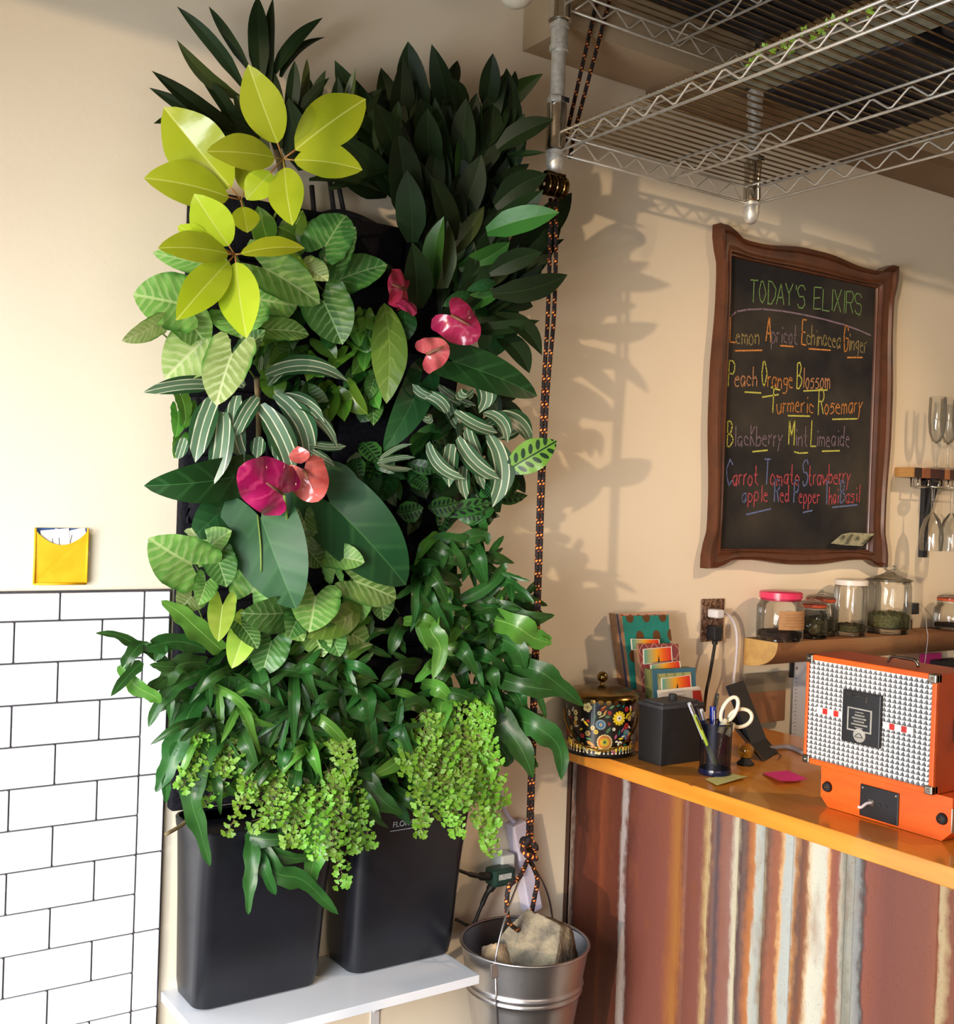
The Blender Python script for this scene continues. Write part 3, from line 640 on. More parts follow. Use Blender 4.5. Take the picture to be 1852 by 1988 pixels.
# ---------------- things on the countertop ----------------
CT=.9932
# cookie tin
tc=V((1.834,-.094,CT)); ra=.086; 
P=Zp(1152,1440,CT)
t=thing('floral_tin',tc,'round black tin painted with bright flowers, with a brass lid and swing handle','tin')
M_tin=mat('black_enamel','0f0e0e','151312',20,.25,0,.5,0,None,.3)
tz0=CT; th=.145
MB().lathe(tc,[(ra-.003,0),(ra,.003),(ra,th),(ra-.003,th+.001)],64).build('tin_body',M_tin,t,smooth='a')
MB().lathe(tc,[(ra+.0015,.0),(ra+.0025,.002),(ra+.0015,.004),(ra,.0045)],64).build('base_rim',M_tin,t,smooth='a')
m=MB(); m.lathe(tc+V((0,0,th-.004)),[(ra+.004,-.004),(ra+.007,.0),(ra+.004,.006),(ra*.9,.012),(ra*.5,.020),(.02,.024),(0,.0245)],64,0)
for k in range(30):
    a=2*PI*k/30; p=tc+V((math.cos(a)*(ra+.0045),math.sin(a)*(ra+.0045),th-.009)); m.lathe(p,[(0,0),(.0065,.0005),(.0065,.0018),(0,.002)],8,ax=(math.cos(a),math.sin(a),0))
m.build('lid',M_brass,t,smooth='a')
MB().lathe(tc+V((0,0,th+.018)),[(.006,0),(.0045,.008)]+[(.0135*math.sin(a),.0215-.0135*math.cos(a)) for a in [PI*i/14 for i in range(1,14)]]+[(0,.035)],24).build('lid_knob',M_brass,t,smooth=True)
pal={'Y':'e6c92a','y':'f2e29a','o':'d9762c','r':'b8342f','t':'1f6f5c','g':'5d8a5a','w':'ece6cf','b':'4a86b0','n':'233a86','p':'b0587c','c':'c9b06a','k':'111111','q':'e7a43a'}
pk=list(pal); pm=[mat('tin_paint_'+n_,pal[k],pal[k],20,.3) for k,n_ in zip(pk,('yellow','cream','orange','red','teal','sage','ivory','blue','navy','pink','sand','black','amber'))]
m=MB(); lay=[0]
ca=math.atan2(CAM.y-tc.y,CAM.x-tc.x) # angle facing camera
def onT(u,v,l): a=ca+u/ra; r=ra+.0004+l*.00022; return (tc.x+r*math.cos(a),tc.y+r*math.sin(a),tz0+v)
def shp(pts,c,l):
    n=len(pts); cx=sum(p[0] for p in pts)/n; cy=sum(p[1] for p in pts)/n
    vs=[onT(cx,cy,l)]+[onT(x,y,l) for x,y in pts]; m.add(vs,[(0,1+i,1+(i+1)%n) for i in range(n)],m=pk.index(c))
def disc(u,v,r,c,l,n=14): shp([(u+r*math.cos(2*PI*i/n),v+r*math.sin(2*PI*i/n)) for i in range(n)],c,l)
def gear(u,v,r,c,l,n=12,dep=.22): shp([(u+rr*math.cos(a),v+rr*math.sin(a)) for i in range(n) for a,rr in ((2*PI*(i-.32)/n,r),(2*PI*(i+.32)/n,r),(2*PI*(i+.36)/n,r*(1-dep)),(2*PI*(i+.64)/n,r*(1-dep)))],c,l)
def leafp(u,v,a,L,W,c,l): 
    ca_,sa_=math.cos(a),math.sin(a); shp([(u+ca_*x-sa_*y,v+sa_*x+ca_*y) for x,y in ((-L/2,0),(-L*.2,W/2),(L*.2,W*.42),(L/2,0),(L*.2,-W*.42),(-L*.2,-W/2))],c,l)
def petals(u,v,r,n,c,l,pr=.42):
    for i in range(n):
        a=2*PI*i/n; disc(u+r*(1-pr)*math.cos(a),v+r*(1-pr)*math.sin(a),r*pr,c,l,8)
# hero flowers (u to the right of the camera-facing line, v up)
def U(pxx): return (pxx-1151)*px(tc)*1.06
def Vv(py,pxx=1150): return (1437-py)*px(tc)*1.02+.004
gear(U(1185),Vv(1366),.0175,'Y',1); petals(U(1185),Vv(1366),.0078,5,'w',2); disc(U(1185),Vv(1366),.0022,'k',3)
petals(U(1159),Vv(1410),.0195,16,'y',1,.2); petals(U(1159),Vv(1410),.0165,16,'o',2,.19); petals(U(1159),Vv(1410),.0125,16,'q',3,.2);disc(U(1159),Vv(1410),.0098,'Y',4); disc(U(1159),Vv(1410),.0035,'t',5)
gear(U(1151),Vv(1378),.0125,'w',1,18,.08); gear(U(1151),Vv(1378),.0115,'b',2,16,.3); disc(U(1151),Vv(1378),.0042,'w',3);disc(U(1151),Vv(1378),.0026,'q',4)
petals(U(1126),Vv(1348),.0125,5,'y',1,.45); petals(U(1126),Vv(1348),.0045,6,'c',2)
petals(U(1137),Vv(1385),.006,6,'y',1,.4); petals(U(1143),Vv(1392),.006,7,'Y',1,.4); petals(U(1188),Vv(1414),.0078,8,'w',1,.32); disc(U(1188),Vv(1414),.002,'g',2)
petals(U(1201),Vv(1350),.0072,7,'r',1,.4); petals(U(1166),Vv(1356),.0055,6,'r',1,.4); petals(U(1166),Vv(1376),.004,6,'r',1,.4); petals(U(1148),Vv(1357),.0056,7,'y',1,.4); petals(U(1206),Vv(1405),.0095,7,'r',1,.38)
petals(U(1128),Vv(1396),.0072,6,'c',1,.4); petals(U(1118),Vv(1402),.006,6,'r',1,.4); petals(U(1175),Vv(1386),.0045,6,'w',1,.38); petals(U(1175),Vv(1429),.005,7,'p',1,.38); petals(U(1104),Vv(1420),.0035,5,'q',1,.4)
petals(U(1118),Vv(1418),.005,6,'c',1,.4);petals(U(1148),Vv(1428),.008,5,'y',1,.42);petals(U(1096),Vv(1416),.0065,6,'c',1,.42);petals(U(1090),Vv(1392),.007,6,'c',1,.42)
for x,y,a,L,W,c in ((1140,1342,1.4,.013,.004,'g'),(1147,1342,.8,.014,.004,'n'),(1155,1346,.5,.016,.004,'o'),(1153,1351,.6,.018,.004,'r'),(1170,1345,.5,.015,.006,'g'),(1182,1342,.2,.011,.006,'t'),(1193,1344,1.2,.010,.005,'t'),(1158,1355,1.0,.016,.005,'q'),(1163,1363,.1,.015,.006,'g'),(1140,1366,1.4,.018,.005,'g'),(1153,1362,.5,.022,.003,'y'),
 (1124,1378,-.7,.02,.006,'Y'),(1117,1372,.7,.011,.005,'w'),(1128,1373,-.3,.01,.006,'r'),(1115,1390,.4,.01,.005,'Y'),(1165,1388,.9,.02,.007,'g'),(1186,1392,1.4,.017,.004,'t'),(1193,1388,1.0,.016,.005,'p'),(1193,1397,.7,.016,.005,'n'),(1195,1400,.2,.013,.004,'w'),(1179,1400,1.2,.014,.006,'p'),(1190,1404,.05,.016,.005,'Y'),(1205,1392,.3,.012,.004,'Y'),(1181,1409,.2,.009,.005,'w'),
 (1131,1406,-.15,.019,.006,'g'),(1134,1414,-.4,.024,.008,'q'),(1110,1412,-1.4,.02,.007,'t'),(1140,1421,-.7,.016,.006,'r'),(1189,1426,-.6,.017,.007,'t'),(1181,1426,-1.5,.013,.004,'Y'),(1199,1416,.1,.012,.006,'t'),(1197,1424,.8,.008,.004,'Y'),(1213,1352,.5,.012,.005,'o'),(1215,1362,1.0,.014,.004,'Y'),(1208,1366,1.5,.012,.005,'o'),(1103,1344,-.9,.013,.006,'r'),(1100,1380,1.2,.014,.006,'g'),(1125,1427,-.9,.012,.003,'w'),(1127,1430,-.9,.012,.003,'w')): leafp(U(x),Vv(y),a,L,W,c,1)
r2=random.Random(3)
for i in range(170):
    u=r2.choice((-1,1))*r2.uniform(.062,.25); v=r2.uniform(.03,th-.02)
    if r2.random()<.5: leafp(u,v,r2.uniform(0,3),.016,.006,r2.choice('tgYqwpr'),1)
    else: petals(u,v,r2.uniform(.004,.009),6,r2.choice('yrwcqYb'),1,.4)
for i in range(52):
    u=-.26+i*.01; disc(u,.0235,.0032,'Y' if i%2 else 'y',1,8); shp([(u-.005,.0215),(u+.005,.0215),(u,.012)],'c',1); disc(u,.0115,.0024,'w',2,8)
for i in range(60): u=-.26+i*.0088; shp([(u,.0275),(u+.009,.0275),(u+.009,.0255),(u,.0255)],'q',2)
m.build('painted_flowers',pm,t,fixn=False)
m=MB(); hp=[]
for i in range(25):
    a=PI*i/24; s=math.cos(a); dn=math.sin(a)
    ax_=V((math.cos(ca+PI/2),math.sin(ca+PI/2),0)); fr=V((math.cos(ca),math.sin(ca),0))
    hp.append(tc+ax_*s*(ra+.006)+fr*(dn*(ra*.98+.012))+V((0,0,.105-dn*.085)))
m.tube(hp,.0022,8); m.build('swing_handle',M_gold,t,smooth=True)
# square black canister
X0=1.857;Ya=-.212;Yb=-.287; top=X(1279,1376,X0).z
M_canb=mat('canister_black','0b0b0d','101013',60,.6)
t=thing('black_canister',(X0+.07,(Ya+Yb)/2,CT),'square black metal canister with a knobbed lid, between the floral tin and the pen cup','canister')
def fbox(nm,x0,x1,y0,y1,z0,z1,tp,m_,bev=.003):
    mb=MB(); rings=[[(x,y,z) for x,y in rrect(x0-g,x1+g,y0-g,y1+g,.004,2)] for z,g in ((z0,-tp),(z1,tp))]; loft(mb,rings); return mb.build(nm,m_,t,smooth='a')
fbox('canister_body',X0,X0+.135,-.287,-.205,CT,top,.001,M_canb)
fbox('lid',X0-.003,X0+.138,-.290,-.202,top,top+.008,0,mat('lid_charcoal','26262a','33343a',40,.6))  # lid paler than the body, its raised top paler still
fbox('lid_top',X0+.008,X0+.127,-.279,-.213,top+.008,top+.013,0,mat('lid_top_charcoal','2e2f34','3b3d42',40,.6))
MB().lathe((X0+.068,-.25,top+.013),[(.010,0),(.0105,.003),(.0105,.012),(.009,.014),(0,.0142)],20).build('lid_knob',M_blackm,t,smooth='a')
# pen cup
cb=Zp(1385,1507,CT); cb=V((cb.x+.030,cb.y+.012,CT)); cr_=.0375; ch=.118
cb=V((1.925,-.395,CT))
t=thing('mesh_pen_cup',cb,'dark blue-black wire mesh pen cup standing on a pale yellow sticky note','pen cup')
q=NT('wire_mesh').set(.4,.6,.5); geo=q.n('ShaderNodeUVMap'); sp_=q.n('ShaderNodeSeparateXYZ'); q.l(geo.outputs[0],sp_.inputs[0])
a_=q.math('SINE',q.math('ADD',q.math('MULTIPLY',sp_.outputs[0],2*PI*60),q.math('MULTIPLY',sp_.outputs[1],2*PI*260))); b_=q.math('SINE',q.math('SUBTRACT',q.math('MULTIPLY',sp_.outputs[0],2*PI*60),q.math('MULTIPLY',sp_.outputs[1],2*PI*260)))
hole=q.math('MULTIPLY',q.math('GREATER_THAN',a_,-.15),q.math('GREATER_THAN',b_,-.15)); q.col(hx('10121c')); q.l(q.math('SUBTRACT',1,hole),q.b.inputs['Alpha']); M_mesh=q.m
m=MB(); m.lathe(cb,[(cr_-.002,.012),(cr_,ch)],40); del m.f[-2:]; del m.uv[-2:]; del m.m[-2:]; m.build('mesh_wall',M_mesh,t,smooth=True,fixn=False)
M_navy=mat('navy_gloss','0b1026','10183a',20,.2)
MB().lathe(cb,[(cr_,0),(cr_+.001,.002),(cr_-.001,.013),(cr_-.004,.014),(cr_-.004,.002)],32).build('solid_base',M_navy,t,smooth='a')
MB().tube([(cb.x+cr_*math.cos(a),cb.y+cr_*math.sin(a),cb.z+ch) for a in [2*PI*i/32 for i in range(32)]],.0018,6,closed=True).build('rim_wire',M_navy,t,smooth=True)
def pen(tx,ty,d,bx,by,col,label,cap=None,r=.0042):
    top=Y(tx,ty,d); bot=V((cb.x+bx,cb.y+by,CT+.018)); o=thing('pen',bot,label,'pen','pens in the mesh cup'); ax=(top-bot).normalized()
    MB().tube([bot,bot+ax*.008,bot+ax*(top-bot).length*.94,top],[.001,r,r,r*.8],10).build('barrel',col,o,smooth='a')
    MB().tube([top-ax*.022,top+ax*.004],[r*1.15,r*1.05],10).build('cap',cap or col,o,smooth='a')
    n=V((-.5,-.8,0)).normalized(); MB().tube([top-ax*.0+n*r*1.1,top+n*(r*1.8)-ax*.004,top-ax*.035+n*(r*1.7)],.0011,5).build('clip',M_chrome,o)
M_clear=mat('clear_plastic','c9cdd4','b7bcc6',20,.15); M_blue=mat('blue_plastic','16245e','1c2f7c',20,.25); M_green=mat('green_plastic','a8bf4e','98b23e',20,.3); M_bblue=mat('bright_blue_plastic','1b33a8','182c94',20,.25)
pen(1339,1368,.385,.004,.006,M_clear,'pen with a clear barrel and grey cap, leftmost in the mesh cup')
pen(1350,1392,.40,.0,-.006,M_green,'green pen leaning left beside the clear one in the mesh cup',M_green)
pen(1352,1372,.37,.006,.012,M_blue,'tall dark blue pen near the left of the mesh cup',M_navy)
pen(1362,1380,.385,.012,.008,M_blue,'dark blue pen with a white button in the mesh cup',M_clear)
pen(1392,1350,.36,.0,.02,M_blackm,'black marker rising behind the scissors')
pen(1384,1375,.375,.008,.012,M_bblue,'bright blue capped pen left of the scissors',M_bblue,.007)
pen(1402,1378,.37,.012,.014,M_bblue,'bright blue pen seen through the scissor handle',M_bblue,.006)
# scissors
M_sc=mat('cream_handle','efe9d2','e4dcc0',20,.3)
o=thing('scissors',(cb.x,cb.y,CT+.03),'cream-handled scissors standing in the mesh pen cup','scissors')
def ringh(cx,cy,rx_,ry_,rot,nm,d,tail):
    pts=[]; c=Y(cx,cy,d); k=px(c)
    for i in range(28):
        a=2*PI*i/28; x=rx_*math.cos(a);y=ry_*math.sin(a); X_=x*math.cos(rot)-y*math.sin(rot);Y_=x*math.sin(rot)+y*math.cos(rot)
        pts.append(c+(V((math.cos(YAW),-math.sin(YAW),0))*X_+V((0,0,1))*Y_)*k)
    m=MB(); m.tube(pts,.0046,8,closed=True)
    e=Y(tail[0],tail[1],d); s1=Y(tail[2],tail[3],d); m.tube([s1,s1.lerp(e,.5),e],[.005,.009,.0075],10)
    m.build(nm,M_sc,o,smooth=True)
ringh(1416,1378,13,27,-.45,'handle_loop',.40,(1398,1424,1409,1396))
ringh(1437,1394,23,17,.30,'handle_loop',.402,(1412,1428,1424,1404))
p=Y(1416,1408,.405); MB().lathe(Y(1414,1409,.412),[(0,-.001),(.005,0),(.005,.0015),(0,.002)],14,ax=(-.5,-1,0)).build('yellow_button',mat('yellow_dot','e8c93a'),o)
MB().prism([Y(1396,1424,.40),Y(1408,1426,.40),V((cb.x+.004,cb.y,CT+.02)),V((cb.x,cb.y,CT+.02))],(0,.002,0)).build('blade',M_chrome,o)
MB().prism([Y(1404,1428,.403),Y(1416,1432,.403),V((cb.x+.012,cb.y,CT+.02)),V((cb.x+.006,cb.y,CT+.02))],(0,.002,0)).build('blade',M_chrome,o)
# sticky notes
def sheetmb(c,th,lift,n=8):
    m=MB(); vs=[];fs=[]
    for j in range(n+1):
        for i in range(n+1):
            u,v=i/n,j/n; p=c[0].lerp(c[1],u).lerp(c[3].lerp(c[2],u),v); vs.append(p+V((0,0,lift(u,v)+.0004)))
    k=len(vs); vs+=[p+V((0,0,th)) for p in vs]
    for j in range(n):
        for i in range(n):
            a=j*(n+1)+i; fs+=[(a,a+1,a+n+2,a+n+1),(k+a+n+1,k+a+n+2,k+a+1,k+a)]
    return m.add(vs,fs)
C=[Zp(*p,CT) for p in ((1368,1513),(1392,1527),(1453,1514),(1420,1502))]
tag(sheetmb(C,.0003,lambda u,v:.006*u*u*v+.002*u).build('sticky_note',mat('pale_yellow_paper','d9d890','cfce84',20,.8),None,loc=C[0],smooth=True),'pale yellow sticky note curling out from under the mesh cup','sticky note')
C=[Zp(*p,CT) for p in ((1479,1502),(1514,1524),(1567,1519),(1528,1497))]
tag(sheetmb(C,.0003,lambda u,v:.012*(1-v)*u*.6+.016*max(0,v-.55)*u+.001).build('sticky_note',mat('hot_pink_paper','ea2f8f','e02785',20,.7),None,loc=C[0],smooth=True),'hot pink sticky note with a lifted corner, on the countertop before the orange case','sticky note')
# leaning tablet stand
t=thing('tablet_stand',Zp(1450,1470,CT),'black tablet tilted on its stand behind the pen cup','tablet')
def slab(a,b,dx,th,nm,m_):
    a=V(a);b=V(b);n=(b-a).cross(V(dx)).normalized()*th; m=MB(); m.prism([a,b,b+V(dx),a+V(dx)],n); return m.build(nm,m_,t)
pt=X(1418,1333,2.02); pb=X(1482,1477,2.02); pb=Zp(1484,1478,CT)
p1=V((pb.x-.01,pb.y+.155,pt.z)); top=X(1412,1330,pb.x-.03)
slab(pb,Y(1412,1392,-pb.y-.13),(.11,.05,0),.006,'tablet_back',M_blackm)
slab(Y(1459,1446,-pb.y-.05),Y(1414,1330,-pb.y-.15),(.10,.04,0),.009,'tablet',M_black)
MB().tube([pb+V((0,0,.002)),Y(1412,1392,-pb.y-.13)+V((-.001,0,0))],.0018,6).build('silver_edge',M_chrome,t)
MB().tube(smoothpath([Y(1434,1350,.12),Y(1452,1385,.12),Y(1462,1430,.14),Zp(1478,1452,CT+.01),Zp(1530,1450,CT+.006),Zp(1560,1462,CT+.006)],8),.006,8).build('grey_cable',mat('grey_cable','8b8790','7e7a84',30,.6),t,smooth=True)
MB().tube(smoothpath([Zp(1484,1470,CT+.002),Zp(1500,1463,CT+.002),Zp(1516,1466,CT+.002),Zp(1510,1474,CT+.002)],6),.0012,5).build('thin_black_cord',M_cab,t)
# glass ball trinket
gb=Zp(1447,1484,CT)
t=thing('amber_glass_ball',gb,'small amber glass ball on a black foot between the pen cup and the tablet','ornament')
q=NT('amber_glass').set(.05,0,.5,.8); q.col(hx('c9973a')); M_amber=q.m
gp=Y(1438,1470,-gb.y)
MB().lathe(gb,[(.02,0),(.021,.004),(.012,.012),(.011,.016)],20).build('foot',M_blackm,t,smooth='a')
MB().lathe(gb+V((0,0,.0335)),[(.019*math.sin(a),-.019*math.cos(a)) for a in [PI*i/12 for i in range(13)]],20).build('glass_ball',M_amber,t,smooth=True)
# ---------------- notebook display ----------------
AC=NT('clear_acrylic').set(.05,0,.5); AC.b.inputs['Alpha'].default_value=.22; AC.col(hx('cdc9d6')); M_acr=AC.m
t=thing('acrylic_rack',Y(1255,1330,.06),'clear acrylic stand holding tiers of patterned notebooks on the counter','display stand')
MB().box((1.995,-.13,CT),(2.155,-.004,CT+.003)).box((1.995,-.13,CT),(1.998,-.004,CT+.16)).box((2.152,-.10,CT),(2.155,-.004,CT+.14)).box((1.995,-.008,CT),(2.155,-.005,CT+.15)).build('acrylic_frame',M_acr,t)
def card(corners,m_,th,name,parent=None,**k):
    return MB().prism(corners,(0,th,0)).build(name,m_,parent,**k)
def book(tl,tr,br_,bl,d,th,cover,pages,label,name='notebook',grp='notebooks in the clear stand',dtop=None):
    dt=d if dtop is None else dtop
    c=[Y(*tl,dt),Y(*tr,dt),Y(*br_,d),Y(*bl,d)]
    o=thing(name,c[3],label,'notebook',grp)
    f=MB().prism(c,(0,.0015,0)).build('cover',cover,o)
    MB().prism([c[0]+V((.001,.0015,-.001)),c[1]+V((-.001,.0015,-.001)),c[2]+V((-.001,.0015,.001)),c[3]+V((.001,.0015,.001))],(0,th,0)).build('pages',pages,o)
    return o,c
M_pages=mat('page_edges','b98c6a','7d5a3c',300,.8,stretch=(1,8,.1))
M_teal=mat('teal_cover','1f8a80','1b7f76',20,.5); M_bdot=mat('brown_dot','6a4420','5f3c1c',20,.5); M_peach=mat('peach_pattern','d9b39c','cf9f8a',120,.6)
o,c=book((1201,1192),(1295,1188),(1305,1330),(1222,1335),.045,.010,M_peach,M_pages,'notebook with a pale peach patterned cover, rearmost and tallest in the stand')
m=MB()
for i in range(6):
    p=Y(1207+i*16,1198,.0455); m.lathe(p,[(0,0),(.008,0),(.008,.0003)],10,ax=(0,-1,0))
m.build('pattern',mat('coral_pattern','b7604c'),o)
book((1197,1192),(1203,1192),(1224,1335),(1215,1332),.040,.03,mat('floral_spine','7a5a70','3f6f86',150,.6),M_pages,'dark notebook whose patterned spine edge shows at the far left of the stand')
o,c=book((1208,1196),(1298,1194),(1306,1330),(1226,1338),.068,.012,M_teal,M_pages,'teal notebook with big brown dots, rising behind the other notebooks')
m=MB()
w0,h0=c[1]-c[0],c[3]-c[0]
for i,j,rx_,hh in ((.15,.01,1,1),(.50,.01,1,1),(.86,.01,1,1),(.32,.29,1,1),(.68,.29,1,1),(1.0,.28,.5,1),(.12,.55,1,1),(.50,.56,1,1),(.86,.55,1,1),(.30,.82,1,1),(.70,.82,1,1)):
    p=c[0]+w0*i+h0*j; pts=[]
    for k in range(16):
        a=2*PI*k/16; x=.0135*math.cos(a); z=.0165*math.sin(a); uu=i+x/w0.length; vv=j-z/h0.length
        uu=min(max(uu,0.0),1);vv=min(max(vv,0),1); pts.append(c[0]+w0*uu+h0*vv+V((0,-.0002,0)))
    MB().prism(pts,(0,-.0003,0)).build('brown_dot',M_bdot,o)
def sunset(tl,tr,br_,bl,d,label,tree=True,off=-.001):
    c=[Y(*tl,d),Y(*tr,d),Y(*br_,d),Y(*bl,d)]; o=thing('sunset_card',c[3],label,'card','sunset cards among the notebooks')
    x0=min(c[0].x,c[3].x); x1=max(c[1].x,c[2].x)
    MB().prism(c,(0,.0008,0)).build('card_stock',M_letter_w,o)
    q=NT('sunset_print').set(.5); g=q.n('ShaderNodeUVMap'); s_=q.n('ShaderNodeSeparateXYZ'); q.l(g.outputs[0],s_.inputs[0])
    q.col(q.ramp(s_.outputs[0],[(0,'4fa59a'),(.25,'b9b070'),(.45,'efab2a'),(.7,'ee6a1e'),(.95,'d8362a')]))
    i_=[c[0].lerp(c[2],.04)+V((0,-.0004,0)),c[1].lerp(c[3],.04)+V((0,-.0004,0)),c[2].lerp(c[0],.04)+V((0,-.0004,0)),c[3].lerp(c[1],.04)+V((0,-.0004,0))]
    MB().add(i_,[(3,2,1,0)],[(0,1),(1,1),(1,0),(0,0)]).build('sunset_print',q.m,o,fixn=False)
    if tree:
        b_=i_[3].lerp(i_[2],.52); hh=(i_[0]-i_[3])*.5; ww=(i_[2]-i_[3]).normalized(); m=MB()
        for k in range(6):
            z0=.12+k*.14; w_=.0042*(1-k/7); p=b_+hh*z0+V((0,-.0003,0)); m.add([p-ww*w_,p+ww*w_,p+hh*.24],[(0,1,2)])
        m.add([b_-ww*.0006+V((0,-.0003,0)),b_+ww*.0006+V((0,-.0003,0)),b_+hh*.3+V((0,-.0003,0))],[(0,1,2)])
        e=[(0.2,0),(.3,.06),(.5,.12),(.8,.10),(1,.16),(1,0)]
        m.add([i_[3].lerp(i_[2],a)+hh*b2+V((0,-.0003,0)) for a,b2 in e],[tuple(range(6))]); m.build('tree_silhouette',M_blackm,o,fixn=False)
M_letter_w=mat('white_card_stock','efeae0','e8e2d6',20,.6)
sunset((1224,1240),(1280,1241),(1282,1262),(1226,1262),.085,'sunset card mostly hidden behind the red notebook',False)
M_red=mat('berry_cover','8f4448','7e3a40',30,.5); M_redp=mat('trellis_line','d9a98a')
o,c=book((1240,1250),(1317,1250),(1322,1340),(1248,1345),.097,.022,M_red,M_pages,'berry red notebook with a cream trellis pattern, middle tier')
m=MB(); w0,h0=c[1]-c[0],c[3]-c[0]
for i in range(4):
    for j in range(3):
        cx,cy=(i+.5)/4,(j+.5)/3.2; pts=[c[0]+w0*(cx+.115*math.cos(a)*(1+.12*math.cos(4*a)))+h0*(cy+.15*math.sin(a)*(1+.12*math.cos(4*a)))+V((0,-.0005,0)) for a in [2*PI*k/16 for k in range(16)]]; m.tube(pts,.0007,4,closed=True)
m.build('trellis_pattern',M_redp,o)
sunset((1248,1260),(1304,1255),(1306,1285),(1249,1290),.0995,'sunset card with a lone pine, on the berry red notebook')
sunset((1262,1291),(1320,1283),(1323,1300),(1263,1300),.112,'sunset card peeking over the green notebook',False)
M_grn=mat('dark_green_cover','20524a','2a6358',90,.6); M_bb2=mat('slate_blue_border','3d6f86','38667c'); M_sage=mat('sage_panel','a9ad72','9ca069')
o,c=book((1266,1300),(1350,1296),(1352,1372),(1270,1375),.128,.03,M_bb2,mat('green_page_edges','4c5a30','8a8a50',300,.8,stretch=(1,8,.1)),'slate blue bordered notebook with a sage lattice panel, front tier')
m=MB(); i_=[c[0].lerp(c[2],.11),c[1].lerp(c[3],.11),c[2].lerp(c[0],.11),c[3].lerp(c[1],.11)]
MB().prism([p+V((0,-.0006,0)) for p in i_],(0,.0006,0)).build('sage_panel',M_sage,o)
for k in range(5):
    a=k/4; m.tube([i_[0].lerp(i_[1],a)+V((0,-.001,0)),i_[3].lerp(i_[2],min(a+.35,1))+V((0,-.001,0))],.0006,4); m.tube([i_[0].lerp(i_[1],a)+V((0,-.001,0)),i_[3].lerp(i_[2],max(a-.35,0))+V((0,-.001,0))],.0006,4)
m.build('lattice_lines',mat('olive_line','6b6a3a'),o)
sunset((1283,1317),(1341,1310),(1343,1336),(1284,1341),.1305,'sunset card with a tiny pine, on the front slate blue notebook')
pn=[Y(*p,.136) for p in ((1276,1340),(1358,1332),(1366,1368),(1280,1375))]
o=thing('note_cards',pn[3],'white handwritten card with a red block, before the front notebook','card')
MB().prism(pn,(0,.001,0)).build('card_stock',M_letter_w,o)
m=MB()
for r_i in range(3):
    a=pn[0].lerp(pn[3],.2+r_i*.2); b_=pn[1].lerp(pn[2],.2+r_i*.2); pts=[a.lerp(b_,.08+.55*k/14)+V((0,-.0008,(k%2)*.0016)) for k in range(15)]
    m.tube(pts,.0004,4)
m.build('handwriting',mat('grey_ink','77747a'),o)
MB().prism([pn[1].lerp(pn[0],.24).lerp(pn[2],.2)+V((0,-.0004,0)),pn[1].lerp(pn[2],.22)+V((0,-.0004,0)),pn[2]+V((-.002,-.0004,.004)),pn[2].lerp(pn[3],.24)+V((0,-.0004,.004))],(0,.0003,0)).build('red_block',mat('red_print','c33a2b'),o)
# ---------------- outlet ----------------
a=Y(1363,1163,.004);b=Y(1403,1244,.004)
t=thing('wall_outlet',((a.x+b.x)/2,0,(a.z+b.z)/2),'brown mottled outlet plate on the wall with a white plug and a black plug','outlet')
M_hb=mat('mottled_brown_plate','4a2f20','8a6c58',130,.45,lo=.45,hi=.6)
MB().box((a.x,-.006,b.z),(b.x,-.0005,a.z),bev=.002).build('outlet_plate',M_hb,t)
t=thing('white_plug',Y(1392,1195,.02),'white plug with a long white cable, in the upper socket of the brown outlet','plug')
p=Y(1389,1191,.025); MB().box((p.x-.014,-.045,p.z-.012),(p.x+.016,-.0065,p.z+.012),bev=.005).build('plug_body',M_wmetal,t)
MB().tube(smoothpath([Y(1397,1190,.035),Y(1412,1192,.03),Y(1426,1212,.03),Y(1431,1245,.03),Y(1428,1290,.03),Y(1424,1325,.04),Y(1432,1348,.06),Y(1440,1362,.07)],8),.0042,8).build('cable',M_wcab,t,smooth=True)
t=thing('black_plug',Y(1388,1230,.02),'black plug with a black cord, in the lower socket of the outlet','plug')
p=Y(1387,1228,.025); MB().box((p.x-.014,-.042,p.z-.022),(p.x+.014,-.0065,p.z+.02),bev=.004).build('plug_body',M_black,t)
MB().tube(smoothpath([Y(1388,1244,.03),Y(1386,1262,.035),Y(1378,1310,.04),Y(1370,1350,.05),Zp(1366,1400,CT+.006)],8),[.008]*5+[.0045]*28,8).build('cord',M_cab,t,smooth=True)
# ---------------- half-log shelf and jars ----------------
lx=2.445; lz=X(1478,1243,lx).z; hw=.124
t=thing('log_shelf',(lx,0,lz),'half-log wooden shelf with pale sawn end holding the glass jars','shelf')
q=NT('split_log').set(.7,0,.3); q.col(q.ramp(q.noise(9,6,stretch=(.25,1,1)),[(.3,hx('7a5236')),(.55,hx('9a6c48')),(.75,hx('8a7a5a'))])); q.bump(q.noise(26,5,stretch=(.3,1,1)),.5,.006); M_log=q.m
q=NT('sawn_end').set(.7,0,.3); q.col(q.ramp(q.noise(24,4),[(.35,hx('d0ad6a')),(.65,hx('b8925a'))])); M_end=q.m
def lsec(x,f=1.,dz=0.):
    out=[(x,-.001,lz+dz),(x,-hw*f,lz+dz)]
    for i in range(1,13):
        a=PI/2*i/12*1.05; 
        out.append((x,-hw*f*math.cos(a)**.9 if i<12 else -.001,lz-.078*math.sin(min(a,PI/2))**.8))
    out[-1]=(x,-.001,lz-.078); return out
rs=[lsec(lx+.012*k,1) for k in (0,)]
xs_=[lx,lx+.15,lx+.4,lx+.7,lx+.95,lx+1.0]
rs=[lsec(x,1+.05*math.sin(x*9)) for x in xs_]; m=MB(); loft(m,rs,cap0=False); m.build('log',M_log,t,smooth='a')
